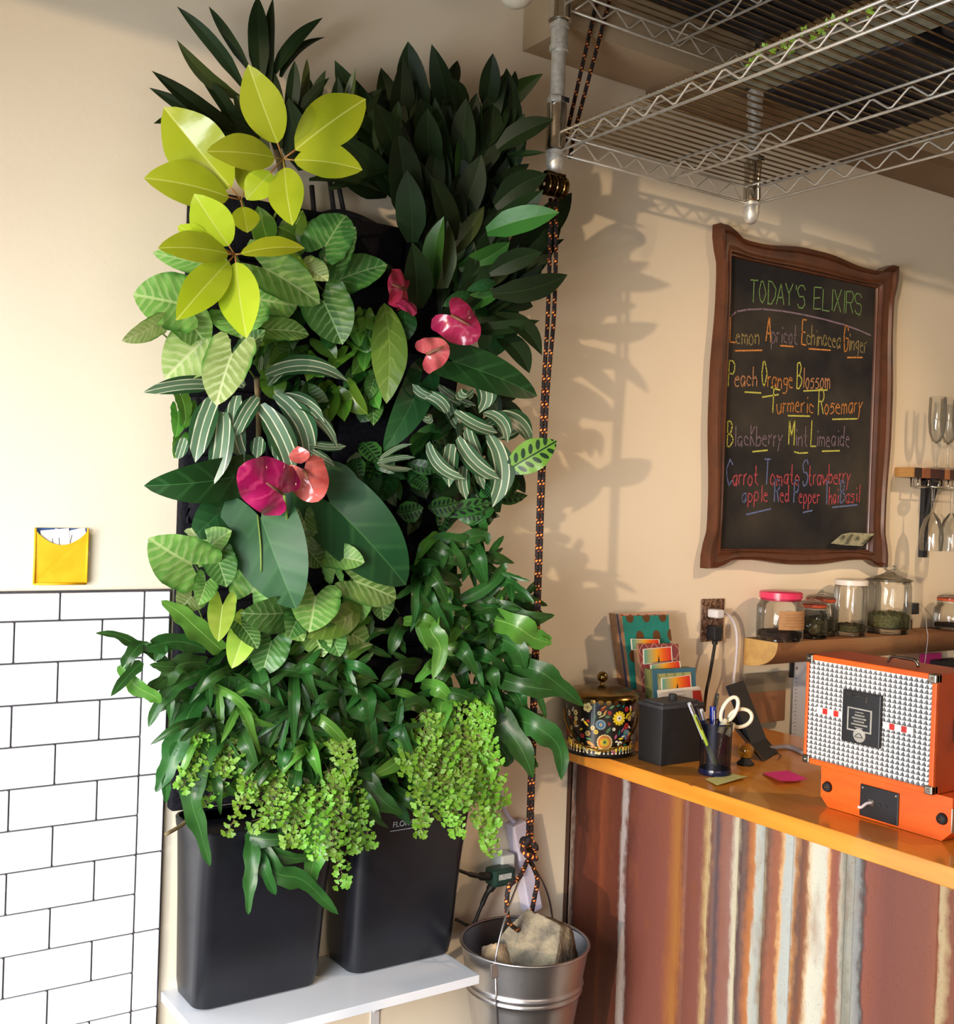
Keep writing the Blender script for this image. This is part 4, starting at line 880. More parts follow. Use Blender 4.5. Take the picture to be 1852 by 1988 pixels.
m=MB(); m.add([V(p)+V((-.0005,0,0)) for p in lsec(lx,1.05*1.0 if False else 1+.05*math.sin(lx*9))],[tuple(range(14))]); m.build('sawn_end',M_end,t,fixn=False)
GL=NT('jar_glass').set(.03,0,.5); GL.b.inputs['Roughness'].default_value=.03
tr=GL.n('ShaderNodeBsdfTransparent'); tr.inputs[0].default_value=(.985,.99,.985,1); gl=GL.n('ShaderNodeBsdfGlossy'); gl.inputs['Roughness'].default_value=.04; fr=GL.n('ShaderNodeFresnel'); fr.inputs[0].default_value=1.5
mx=GL.n('ShaderNodeMixShader'); GL.l(GL.math('MULTIPLY_ADD',fr.outputs[0],.75,.01,clamp=True),mx.inputs[0]); GL.l(tr.outputs[0],mx.inputs[1]); GL.l(gl.outputs[0],mx.inputs[2]); GL.l(mx.outputs[0],GL.o.inputs[0]); M_glass=GL.m
M_herb=mat('dried_herbs','4a4a2e','6b6b45',140,.95,bump=.8); M_tea=mat('dark_tea','1d1512','2e221b',160,.95,bump=.8); M_leafh=mat('mixed_tea','2c2a1a','55502f',160,.95,bump=.8)
M_pinkl=mat('pink_lid','e23a66','d8325e',20,.3); M_whitel=mat('white_lid','e9e4dc','e0dad0',20,.4); M_orl=mat('orange_rubber','c6522c','b84a27',20,.6); M_kraft=mat('kraft_label','b08458','a47a50',60,.8)
def jar(cx,by,d,wpx,hpx,label,fill,fh,kind,shoulder=.8,nk=.86):
    b0=Y(cx,by,d); b=V((b0.x,-d,lz+.0005)); k=px(b); r=wpx*k/2; h=hpx*k
    o=thing('glass_jar',b,label,'jar','glass jars on the log shelf')
    rn=r*nk
    prof=[(0,.001),(r*.9,.001),(r,.010),(r,h*shoulder),(rn+ (r-rn)*.3,h*(shoulder+.1)),(rn,h*.95),(rn,h)]
    m=MB(); m.lathe(b,prof,40); del m.f[-1:];del m.uv[-1:];del m.m[-1:]; m.build('glass',M_glass,o,smooth='a')
    # thick base
    MB().lathe(b,[(0,.002),(r*.88,.002),(r*.88,.006),(0,.006)],32).build('base',M_glass,o,smooth='a')
    # contents
    m=MB(); bm=bmesh.new(); bmesh.ops.create_icosphere(bm,subdivisions=4,radius=1)
    for v in bm.verts:
        n_=noise.noise(v.co*5+b*9); rr=r*.93; x,y=v.co.x*rr,v.co.y*rr
        sc_=1/max(math.hypot(v.co.x,v.co.y),.62) if abs(v.co.z)<.8 else 1
        z=fh*h*(.5+.5*v.co.z*.9)*(1+.22*n_*(v.co.z>0))+.007
        rad=min(1.0,math.hypot(v.co.x,v.co.y)*1.25); ang=math.atan2(y,x); v.co=b+V((math.cos(ang)*rr*rad,math.sin(ang)*rr*rad,z))
    m.bm(bm); m.build('contents',fill,o)
    return o,b,r,rn,h
o,b,r,rn,h=jar(1513,1239,.085,90,82,'squat glass jar with a pink lid and kraft paper label, leftmost on the log',M_tea,.20,'p')
MB().lathe(b+V((0,0,h)),[(rn*.96,-.006),(rn*1.0,-.004),(rn*1.0,0),(rn*1.06,.001),(rn*1.06,.017),(rn*.98,.0195),(0,.0198)],40).build('lid',M_pinkl,o,smooth='a')
m=MB(); n_=16
for a0,a1,m_ in ((ca-.95+.75,ca+.95+.35,0),):
    vs=[];
    for i in range(n_+1):
        a=a0+(a1-a0)*i/n_; vs+=[(b.x+(r+.0006)*math.cos(a),b.y+(r+.0006)*math.sin(a),b.z+h*.30),(b.x+(r+.0006)*math.cos(a),b.y+(r+.0006)*math.sin(a),b.z+h*.74)]
    m.add(vs,[(2*i,2*i+2,2*i+3,2*i+1) for i in range(n_)])
m.build('kraft_label',M_kraft,o,smooth=True,fixn=False)
m=MB()
for r_i in range(5):
    z=b.z+h*(.66-.07*r_i); pts=[]
    for i in range(26):
        a=ca+.0+1.15*i/26; pts.append((b.x+(r+.0012)*math.cos(a),b.y+(r+.0012)*math.sin(a),z+(.0008 if i%2 else -.0006)))
    m.tube(pts,.0003,3)
m.build('handwriting',mat('brown_ink','6f4b2e'),o)
def clip(o,b,r,rn,h,lidc):
    MB().lathe(b+V((0,0,h)),[(rn*1.02,-.004),(rn*1.04,-.002),(rn*1.04,.002),(rn*1.02,.004)],32).build('rubber_seal',M_orl,o,smooth='a')
    m=MB(); m.lathe(b+V((0,0,h+.003)),[(rn*1.05,0),(rn*1.05,.003),(rn*.9,.010),(rn*.4,.013),(0,.0135)],32); m.build('glass_lid',M_glass,o,smooth='a')
    m=MB(); m.tube([(b.x+rn*1.06*math.cos(a),b.y+rn*1.06*math.sin(a),b.z+h-.008) for a in [2*PI*i/28 for i in range(28)]],.0012,5,closed=True)
    e=b+V((rn*1.05*.82,-rn*1.05*.55,h)); m.tube([e+V((0,0,.006)),e+V((.010,-.006,.002)),e+V((.012,-.008,-.022)),e+V((.006,-.004,-.038)),e+V((.004,-.003,-.012))],.0011,5); m.tube([e+V((0,0,.010)),b+V((0,0,h+.020)),b+V((-rn,.01,h+.008))],.0011,5)
    m.build('wire_clasp',M_galv,o,smooth=True)
o,b,r,rn,h=jar(1574,1235,.07,66,62,'small clip-top jar of dark tea just right of the pink-lidded jar',M_leafh,.5,'c',.7,.8); clip(o,b,r,rn,h,0)
o,b,r,rn,h=jar(1592,1228,.035,66,68,'clip-top jar with a wire clasp, half hidden behind the small tea jar',M_leafh,.5,'c',.7,.8); clip(o,b,r,rn,h,0)
o,b,r,rn,h=jar(1649,1230,.07,64,100,'tall glass jar with a white screw lid, fourth along the log',M_leafh,.2,'w',.88,.94)
MB().lathe(b+V((0,0,h)),[(rn*.98,-.004),(rn*1.04,-.003),(rn*1.04,.011),(rn*.98,.013),(0,.013)],40).build('lid',M_whitel,o,smooth='a')
o,b,r,rn,h=jar(1723,1228,.065,84,102,'largest glass jar with a domed knob lid, full of green dried herbs',M_herb,.38,'k',.88,.93)
m=MB(); m.lathe(b+V((0,0,h)),[(rn*1.02,-.003),(rn*1.10,0),(rn*1.10,.003),(rn*.9,.008),(rn*.5,.016),(rn*.27,.022),(rn*.18,.028),(rn*.30,.034),(rn*.34,.040),(rn*.28,.046),(0,.047)],40); m.build('glass_lid',M_glass,o,smooth='a')
MB().lathe(b+V((0,0,h)),[(rn*1.06,-.001),(rn*1.11,.001),(rn*1.06,.003)],40).build('ground_rim',mat('grey_rim','8f8974'),o,smooth='a')
o,b,r,rn,h=jar(1846,1222,.07,66,58,'clip-top jar of dark tea at the right edge of the picture, on the log',M_tea,.16,'c',.68,.8); clip(o,b,r,rn,h,0)
# black charger behind
t=thing('wall_charger',Y(1772,1188,.01),'black wall charger with a thin white cable, on the wall right of the largest jar','charger')
p=Y(1771,1181,.02); MB().box((p.x-.018,-.035,p.z-.018),(p.x+.016,-.001,p.z+.018),bev=.002).build('charger_body',M_black,t); p=Y(1766,1212,.02); MB().box((p.x-.012,-.025,p.z-.016),(p.x+.008,-.001,p.z+.016),bev=.002).build('lower_plug',M_black,t)
MB().tube(smoothpath([Y(1772,1176,.03),Y(1785,1178,.035),Y(1796,1192,.04),Y(1799,1220,.135),Y(1801,1240,.14),Y(1795,1290,.10)],8),.0012,5).build('cable',M_wcab,t,smooth=True)
# ---------------- cutting-board shelf, rack, glasses ----------------
bz=Y(1735,905,.0).z; bz=1.765; bx0=2.90; bd=.15
bx0=3.116; fcn=X(1772,907,bx0); bdp=-fcn.y
t=thing('striped_wood_shelf',(bx0,0,bz-.02),'shelf of striped light and dark wood blocks on a black bracket, right of the blackboard','shelf')
xx=bx0
zt=fcn.z; zb_=X(1772,926,bx0).z
woods=[('maple','b88a50',.010),('wenge','2a1712',.040),('cherry','a5603c',.045),('mahogany','4f1f17',.045),('rosewood','3a1514',.032),('oak','a96a3e',.030),('walnut','4a2018',.03),('wenge','2a1712',.03),('maple','b88a50',.05),('cherry','a5603c',.04),('walnut','4a2018',.05)]
wm={}
for n_,c_,w_ in woods:
    if n_ not in wm: wm[n_]=mat(n_,c_,None,30,.4,stretch=(4,.4,4))
    MB().box((xx,-bdp,zb_),(xx+w_,-.001,zt)).build('wood_strip',wm[n_],t); xx+=w_
a=Y(1797,930,.01)
MB().box((a.x-.012,-.018,Y(1790,1082,.01).z),(a.x+.012,-.001,zb_)).box((a.x-.012,-bdp+.01,zb_-.006),(a.x+.012,-.001,zb_)).build('black_bracket',M_blackm,t)
m=MB(); m.prism([(a.x-.010,-.015,zb_-.14),(a.x-.010,-.015,zb_-.165),(a.x-.010,-bdp+.012,zb_-.012),(a.x-.010,-bdp+.028,zb_-.008)],(.02,0,0)); m.build('brace',M_blackm,t)
m=MB()
gx0=bx0+.045
for gx in (gx0,gx0+.055,gx0+.11,gx0+.165):
    m.tube([(gx,-bdp+.01,zb_),(gx,-bdp+.01,zb_-.030),(gx,-.03,zb_-.030),(gx,-.03,zb_)],.0026,6)
m.tube([(gx0-.004,-bdp+.008,zb_-.028),(gx0+.4,-bdp+.008,zb_-.028)],.0026,6)
m.build('stemware_rail',M_chrome,t,smooth=True)
def flute(p,label):
    o=thing('champagne_flute',p,label,'glass','champagne flutes on the striped shelf')
    m=MB(); m.lathe(p,[(a_,b_*1.16) for a_,b_ in [(0,.0005),(.031,.0005),(.031,.0015),(.006,.006),(.004,.012),(.0038,.055),(.006,.066),(.014,.078),(.023,.10),(.027,.135),(.0255,.195),(.0262,.1955),(.0277,.135),(.0235,.098),(.014,.075),(0,.067)]],28); m.build('flute_glass',M_glass,o,smooth='a')
p=Y(1816,907,.085); flute(V((p.x,-.085,zt+.0005)),'champagne flute nearest the blackboard on the striped shelf')
p=Y(1839,907,.09); flute(V((p.x,-.09,zt+.0005)),'second champagne flute from the blackboard on the striped shelf')
p=Y(1862,907,.08); flute(V((p.x,-.08,zt+.0005)),'champagne flute at the very right edge of the striped shelf')
def wine(p,label):
    o=thing('wine_glass',p,label,'glass','wine glasses hanging under the striped shelf')
    m=MB(); m.lathe(p,[(0,.0),(.034,-.001),(.034,-.002),(.006,-.006),(.0042,-.012),(.0042,-.078),(.008,-.088),(.024,-.108),(.034,-.14),(.036,-.17),(.033,-.205),(.0338,-.2055),(.037,-.17),(.0348,-.139),(.0245,-.106),(.008,-.085),(0,-.084)],28); m.build('wine_glass_bowl',M_glass,o,smooth='a')
p=Y(1812,945,.09); wine(V((p.x,-.09,zb_-.026)),'wine glass hanging upside down nearest the blackboard')
p=Y(1849,945,.09); wine(V((p.x,-.09,zb_-.026)),'wine glass hanging upside down at the right edge of the picture')
# ---------------- things on the wall under the log ----------------
def wsheet(nm,tl,br_,d,m_,label,cat,th=.002):
    a=Y(*tl,d);b=Y(*br_,d); return tag(MB().box((a.x,-d,b.z),(b.x,-d+th,a.z)).build(nm,m_,None,loc=(a.x,-d,b.z)),label,cat)
q=NT('slate_board').set(.35,0,.5); q.col(q.ramp(q.noise(7,5),[(.3,hx('6f6757')),(.7,hx('8a7c66'))])); 
a=Y(1445,1310,.02);b=Zp(1438,1447,CT+.001)
o=thing('leaning_board',(a.x,-.02,CT),'greyish brown translucent board leaning on the wall under the log shelf','board')
MB().box((a.x,-.022,CT+.0005),(a.x+.175,-.012,a.z),bev=.001).build('panel',q.m,o); MB().box((a.x,-.0235,CT+.0005),(a.x+.175,-.0222,CT+.09)).build('tan_band',mat('tan_band','97684a','8a5e42',12,.5),o)
a=Y(1537,1280,.01);b=Y(1585,1446,.01)
o=thing('clipped_paper',(a.x,-.01,b.z),'white printed sheet held by a black clip on the wall left of the orange case','paper')
MB().box((a.x+.016,-.006,b.z),(a.x+.16,-.0055,a.z)).build('paper_sheet',mat('white_paper','d9dbe6','d2d4e0',10,.8),o)
MB().box((a.x,-.010,a.z-.055),(a.x+.013,-.002,a.z+.004),bev=.001).build('black_clip',M_blackm,o)
m=MB(); 
for k in range(16): m.box((a.x+.022+(k%3)*.003,-.0064,a.z-.06-k*.011),(a.x+.034,-.006,a.z-.058-k*.011))
m.box((a.x+.024,-.0064,a.z-.033),(a.x+.033,-.006,a.z-.024)); m.build('print_lines',mat('grey_print','8c8c96'),o)
a=Y(1790,1262,.02);b=Y(1842,1320,.02)
wsheet('sticky_note',(1787,1270),(1826,1312),.012,mat('hot_pink_paper','e0308f','d82a86',20,.7),'hot pink sticky note on the wall behind the orange case, under the log','sticky note')
wsheet('black_box',(1826,1284),(1870,1330),.05,M_blackm,'small black box on the wall at the right edge, beside the pink note','box',.045)
wsheet('wooden_tag',(1745,1262),(1790,1310),.008,mat('pale_wood','b98f78','ab8069',10,.6),'pale pinkish wood panel on the wall behind the orange case','panel',.004)
# ---------------- orange case ----------------
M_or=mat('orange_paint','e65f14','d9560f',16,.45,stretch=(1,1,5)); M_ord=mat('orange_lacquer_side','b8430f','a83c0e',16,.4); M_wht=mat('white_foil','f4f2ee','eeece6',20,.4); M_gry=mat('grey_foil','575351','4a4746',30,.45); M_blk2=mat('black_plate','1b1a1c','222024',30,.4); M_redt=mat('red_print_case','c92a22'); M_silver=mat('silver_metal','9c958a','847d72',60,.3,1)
LX=1.905
def L(u,v,dx=0): # lid face frame, u 0 left..1 right (towards the viewer), v 0 bottom..1 top
    return V((LX+dx,LY0+(LY1-LY0)*u,LZ0+(LZ1-LZ0)*v))
c0=X(1557,1470,LX);c1=X(1811,1552,LX);c2=X(1572,1266,LX);c3=X(1822,1314,LX)
LY0=(c0.y+c2.y)/2;LY1=(c1.y+c3.y)/2;LZ0=(c0.z+c1.z)/2;LZ1=(c2.z+c3.z)/2
t=thing('orange_case',(2.02,(LY0+LY1)/2,CT),'orange hard case standing open on the counter, front covered in studded white and grey foil','case')
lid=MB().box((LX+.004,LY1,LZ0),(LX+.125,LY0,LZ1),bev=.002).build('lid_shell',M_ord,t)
m=MB(); 
W_=LY0-LY1; H_=LZ1-LZ0; bw=.011
m.box((LX-.003,LY1,LZ1-bw),(LX+.005,LY0,LZ1),bev=.0015).box((LX-.003,LY1,LZ0),(LX+.005,LY0,LZ0+bw),bev=.0015).box((LX-.003,LY1,LZ0),(LX+.005,LY1+bw*.9,LZ1),bev=.0015).box((LX-.003,LY0-bw*.6,LZ0),(LX+.005,LY0,LZ1),bev=.0015)
m.build('orange_border',M_or,t)
# studded foil: rows of small raised pyramids
nx,nz=25,21; ya,yb=LY0-bw*.6,LY1+bw*.9; za,zb2=LZ0+bw,LZ1-bw; m=MB(); cw=(yb-ya)/nx; chh=(zb2-za)/nz
pu=[(.27,.60,.28,.72)]
for j in range(nz):
    for i in range(nx):
        y0=ya+cw*i;y1=y0+cw;z0=za+chh*j;z1=z0+chh; x=LX; sh=(cw*.5 if j%2 else 0)*0
        cyy,cz=(y0+y1)/2,z0+chh*.45; P=(x-.0022,cyy,z0+chh*.12)
        A_=(x,y0,z0);B_=(x,y1,z0);C_=(x,y1,z1);D_=(x,y0,z1); T_=(x-.0006,cyy,z1)
        m.add([A_,B_,C_,D_,P,T_],[(0,1,4),],m=0)
        m.add([D_,T_,P],[(0,1,2)],m=0); m.add([T_,C_,P],[(0,1,2)],m=0); m.add([A_,P,D_],[(0,1,2)],m=1); m.add([P,B_,C_],[(0,1,2)],m=1)
m.build('studded_foil',[M_wht,M_gry],t,kind='stuff')
def lrect(u0,u1,v0,v1,x0,x1,nm,m_,par=t,bev=0):
    a=L(u0,v0);b=L(u1,v1); return MB().box((LX+x0,a.y,a.z),(LX+x1,b.y,b.z),bev=bev).build(nm,m_,par)
for u0,u1,v0,v1 in ((.105,.33,.475,.535),(.63,.85,.465,.525)):
    s=lrect(u0,u1,v0,v1,-.0042,-.0015,'ticket_strip',M_whitel)
    w_=(u1-u0)
    for k in (.22,.62): lrect(u0+w_*k,u0+w_*(k+.17),v0+.004,v1-.004,-.0050,-.0041,'red_square',M_redt,s)
M_silver2=mat('pale_print_silver','aaa69e','96928a',60,.5)
pl=lrect(.325,.62,.285,.745,-.010,-.001,'black_plate',M_blk2,bev=.002)
lrect(.37,.56,.395,.60,-.0108,-.0098,'silver_frame',M_silver2,pl); lrect(.382,.548,.408,.588,-.0113,-.0106,'black_label',M_blackm,pl)
for k in range(6):   # rows of fine unreadable print
    hw_=(.030,.035,.055,.040,.058,.030)[k]; hh_=.0016 if 0<k<5 else .0010; u=.465-hw_; m=MB()
    while u<.465+hw_:
        du=R.uniform(.003,.009); a=L(u,.565-.027*k); b=L(u+du,.565-.027*k); m.box((LX-.0117,a.y,a.z-hh_),(LX-.0112,b.y,a.z+hh_)); u+=du+.003
    m.build('label_print',M_silver2,pl)
c=L(.468,.365,-.0105); MB().lathe(c,[(0,-.0018),(.013,-.0016),(.0145,0),(.0145,.001)],24,sy=1,ax=(1,0,0)).build('oval_badge',M_silver2,pl,smooth='a')
m=MB(); m.tube([c+V((-.0022,.008,-.002)),c+V((-.0022,.002,.003)),c+V((-.0022,-.003,.004)),c+V((-.0022,-.009,-.003))],.0008,5); m.tube([c+V((-.0022,.010,-.004)),c+V((-.0022,-.010,-.004))],.0006,5); m.build('badge_relief',M_blk2,pl)
m=MB(); pp=L(.36,.71,-.0105); m.tube([pp,pp+V((0,-.012,.001)),pp+V((0,-.02,-.003)),pp+V((0,-.032,.001)),pp+V((0,-.046,0)),pp+V((0,-.046,-.012))],.0009,5); m.build('scratched_tape',M_silver,pl)
for u,v in ((0,0),(1,0),(0,1),(1,1)):
    a=L(u,v); sy=-1 if u==0 else 1; sz=1 if v==0 else -1
    k=MB().box((LX-.006,a.y,a.z),(LX+.014,a.y-sy*-.017 if u else a.y-.017,a.z+sz*.017),bev=.002).build('corner_guard',M_silver,t)
    MB().lathe((LX-.006,a.y+(.008 if u else -.008),a.z+sz*.008),[(0,-.003),(.0025,-.002),(.003,0)],10,ax=(1,0,0)).build('rivet',M_chrome,k,smooth=True)
MB().tube(smoothpath([(LX+.06,L(.50,0).y,LZ1+.001),(LX+.06,L(.53,0).y,LZ1+.012),(LX+.06,L(.60,0).y,LZ1+.013),(LX+.06,L(.70,0).y,LZ1+.012),(LX+.06,L(.73,0).y,LZ1+.001)],5),.0035,8).build('carry_handle',M_silver,t,smooth=True)
lt=MB().box((LX+.055,LY1-.008,LZ0+H_*.42),(LX+.10,LY1,LZ0+H_*.62),bev=.002).build('latch',M_silver,t); MB().box((LX+.062,LY1-.013,LZ0+H_*.46),(LX+.092,LY1-.008,LZ0+H_*.58),bev=.002).build('latch_hook',M_chrome,lt)
# base
BXX=LX+.018
bl=Zp(1600,1552,CT); b0=X(1594,1500,BXX); by0=b0.y; by1=X(1848,1600,BXX).y
zb0=CT+.0005; zt0=LZ0-.001
m=MB(); ch_=.02; pr=[(by0,zt0),(by0,zb0+ch_),(by0-ch_,zb0),(by1+ch_,zb0),(by1,zb0+ch_),(by1,zt0)]
m.prism([(BXX,y,z) for y,z in pr],(.22,0,0)); m.build('base_shell',M_or,t)
for y in (by0-.018,by1+.02):
    f=MB().lathe((BXX,y,(zb0+zt0)/2-.002),[(0,-.009),(.006,-.008),(.0075,-.004),(.0085,0)],16,ax=(-1,0,0)); 
    b_=MB().lathe((BXX-.003,y,zb0+.042),[(0,-.006),(.004,-.0055),(.009,-.004),(.0115,.003)],20,ax=(1,0,0)).build('rubber_foot',M_blackm,t,smooth=True)
    MB().lathe((BXX-.0085,y,zb0+.042),[(0,-.002),(.003,-.001),(.003,0.001)],12,ax=(1,0,0)).build('screw',M_brass,b_,smooth=True)
s0=X(1672,1532,BXX);s1=X(1745,1590,BXX)
so=MB().box((BXX-.004,s0.y,zb0+.004),(BXX,s1.y,zb0+.068),bev=.0015).build('socket_plate',M_blk2,t)
c=X(1692,1558,BXX-.004); MB().box((BXX-.006,c.y+.006,c.z-.006),(BXX-.0038,c.y-.006,c.z+.006)).build('socket',M_silver,so)
for k in (1.0,1.75): MB().lathe((BXX-.004,c.y-.018*k,c.z-.001),[(0,-.0005),(.0025,-.001),(.004,-.001),(.0045,.0005)],14,ax=(1,0,0)).build('dial_hole',M_blackm,so)
for yv in (s0.y-.006,s1.y+.006): MB().lathe((BXX-.0045,yv,zb0+.061),[(0,-.001),(.0022,-.0005),(.0024,.0005)],10,ax=(1,0,0)).build('screw',M_chrome,so)
MB().tube(smoothpath([(BXX-.002,c.y,c.z),(BXX-.015,c.y+.003,c.z-.001),X(1672,1567,BXX-.03),V((BXX-.035,X(1668,1572,BXX-.03).y,CT+.03))],6),.003,8).build('white_cord',M_wcab,t,smooth=True)
for y in (by0,by1): MB().box((BXX-.001,y-.001,zb0+ch_),(BXX+.012,y+.001,zt0-.02)).build('edge_guard',M_chrome,t)
# ---------------- leaf materials ----------------
def leafmat(name,a,b,vein=None,side=0,slope=1.2,mid=.05,vw=.9,margin=None,stripes=None,spots=None,rough=.35,tl=.25,coat=0,blotch=6,vstr=.8,spec=.5,wob=1.):
    q=NT(name).set(rough,0,spec,0,coat)
    uv=q.n('ShaderNodeUVMap'); s_=q.n('ShaderNodeSeparateXYZ'); q.l(uv.outputs[0],s_.inputs[0]); u,v=s_.outputs[0],s_.outputs[1]
    ab=q.math('ABSOLUTE',q.math('MULTIPLY_ADD',v,2,-1))
    c=q.ramp(q.noise(blotch,4),[(.35,hx(a)),(.65,hx(b))])
    oi=q.n('ShaderNodeObjectInfo'); hs=q.n('ShaderNodeHueSaturation'); q.l(q.math('MULTIPLY_ADD',oi.outputs['Random'],.5,.75),hs.inputs['Value']); q.l(q.math('MULTIPLY_ADD',oi.outputs['Random'],.03,.485),hs.inputs['Hue']); q.l(c,hs.inputs['Color']); c=hs.outputs[0]
    if stripes:
        n_=q.noise(60,3,vec=uv.outputs[0],stretch=(.06,1,1))
        d=q.math('ADD',ab,q.math('MULTIPLY_ADD',n_,.16,-.08))
        c=q.mix(q.math('LESS_THAN',d,.58),c,hx(stripes[0])); c=q.mix(q.math('MULTIPLY',q.math('GREATER_THAN',d,.50),q.math('LESS_THAN',d,.60)),c,hx(stripes[1])); c=q.mix(q.math('LESS_THAN',d,.05),c,hx(stripes[1]))
    if vein:
        w=q.math('SUBTRACT',u,q.math('MULTIPLY',ab,slope*.16))
        nz=q.noise(4,6,vec=uv.outputs[0]); gz=q.noise(45,4); sn=q.math('SINE',q.math('ADD',q.math('MULTIPLY',w,side*2*PI),q.math('MULTIPLY_ADD',gz,4.5*wob,q.math('MULTIPLY',nz,5*wob))))
        k=q.ramp(q.math('MULTIPLY_ADD',sn,.5,.5),[(max(vw-.12,0),(0,0,0,1)),(min(vw+.08,1),(1,1,1,1))])
        fa=q.math('MULTIPLY',q.math('MULTIPLY',k,vstr),q.math('SUBTRACT',1.1,ab,clamp=True))
        if side: c=q.mix(fa,c,hx(vein))
        c=q.mix(q.math('LESS_THAN',ab,mid),c,hx(vein))
    if margin: c=q.mix(q.ramp(ab,[(.78,(0,0,0,1)),(.93,(1,1,1,1))]),c,hx(margin))
    if spots:
        w=q.math('SUBTRACT',u,q.math('MULTIPLY',ab,.13)); fr=q.math('FRACT',q.math('MULTIPLY',w,7)); d1=q.math('DIVIDE',q.math('SUBTRACT',fr,.5),.30); d2=q.math('DIVIDE',q.math('SUBTRACT',ab,.40),.28)
        c=q.mix(q.math('LESS_THAN',q.math('ADD',q.math('MULTIPLY',d1,d1),q.math('MULTIPLY',d2,d2)),1),c,hx(spots)); c=q.mix(q.math('LESS_THAN',ab,.05),c,hx(spots))
    q.col(c)
    if tl:
        t_=q.n('ShaderNodeBsdfTranslucent'); q.l(c,t_.inputs[0]); m_=q.n('ShaderNodeMixShader'); m_.inputs[0].default_value=tl; q.l(q.b.outputs[0],m_.inputs[1]); q.l(t_.outputs[0],m_.inputs[2]); q.l(m_.outputs[0],q.o.inputs[0])
    if vein and side: q.bump(sn,.10,.002)
    else: q.bump(q.noise(40,2),.15,.003)
    return q.m
LM={
'sch':leafmat('chartreuse_leaf','a6b922','b8c634','ced86a',0,mid=.03,rough=.2,coat=.25,tl=.28),
'sch2':leafmat('mid_green_leaf','54802a','62902e','86a84a',0,mid=.03,rough=.3),
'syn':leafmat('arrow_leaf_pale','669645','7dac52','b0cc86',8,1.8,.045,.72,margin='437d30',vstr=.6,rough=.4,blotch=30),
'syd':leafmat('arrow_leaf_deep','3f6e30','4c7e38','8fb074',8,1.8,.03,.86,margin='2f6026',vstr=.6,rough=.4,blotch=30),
'syw':leafmat('arrow_leaf_cream','97b566','aac37a','cedda6',8,1.8,.05,.70,margin='5e9640',rough=.42,blotch=30,vstr=.7),
'syy':leafmat('arrow_leaf_lime','93bd3e','a8c850','c8dc86',0,1.4,.03,.9,margin='86b440',rough=.42,blotch=20),
'dr':leafmat('strap_leaf_dark','15240f','1e3016','2c4022',0,mid=.02,rough=.5,tl=.10,spec=.22),
'drb':leafmat('strap_leaf_green','2f5a24','3a6a2a','4d7c3a',0,mid=.02,rough=.3,tl=.15),
'drl':leafmat('strap_leaf_olive','3a4824','46532a','5a6840',0,mid=.02,rough=.35,tl=.15),
'war':leafmat('striped_leaf','234a2a','2d5632',None,stripes=('5f7f62','cfd6ba'),rough=.33,tl=.15),
'ant':leafmat('anthurium_leaf','1a4320','245228','3a6a3a',5,1.5,.018,.95,rough=.42,coat=.0,tl=.12,wob=.12,vstr=.4,spec=.3),
'oli':leafmat('olive_leaf','5a7a2c','6c8a34','86a04a',6,1.3,.02,.97,rough=.35,tl=.3),
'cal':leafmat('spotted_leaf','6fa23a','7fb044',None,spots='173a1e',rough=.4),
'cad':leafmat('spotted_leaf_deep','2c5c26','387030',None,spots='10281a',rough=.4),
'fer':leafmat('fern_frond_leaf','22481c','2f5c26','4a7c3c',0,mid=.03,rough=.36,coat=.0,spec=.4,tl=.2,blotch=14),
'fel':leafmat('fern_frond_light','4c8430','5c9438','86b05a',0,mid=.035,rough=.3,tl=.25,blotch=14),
'mai':leafmat('maidenhair_leaflet','6ca42c','82b43a',None,rough=.5,tl=.35,blotch=20),
'spm':leafmat('magenta_spathe','a5124c','bc2060','c83c70',4,1.2,.0,.9,rough=.14,coat=.6,tl=.15,blotch=20),
'spc':leafmat('coral_spathe','c84f5a','d86c6e','d87876',4,1.2,.0,.9,rough=.2,coat=.4,tl=.25,blotch=20),
'spd':leafmat('deep_rose_spathe','981b48','ac2c58','b84068',4,1.2,.0,.9,rough=.22,coat=.4,tl=.15,blotch=20),
}
M_stem=mat('plant_stem','6f8a3a','5a7430',30,.5); M_pet=mat('reddish_petiole','a8683a','8f7a3a',30,.5); M_spad=mat('spadix','6e4a3a','8a5a3e',80,.6); M_brown=mat('dry_stem','6a5c3e','7a6a48',40,.7)
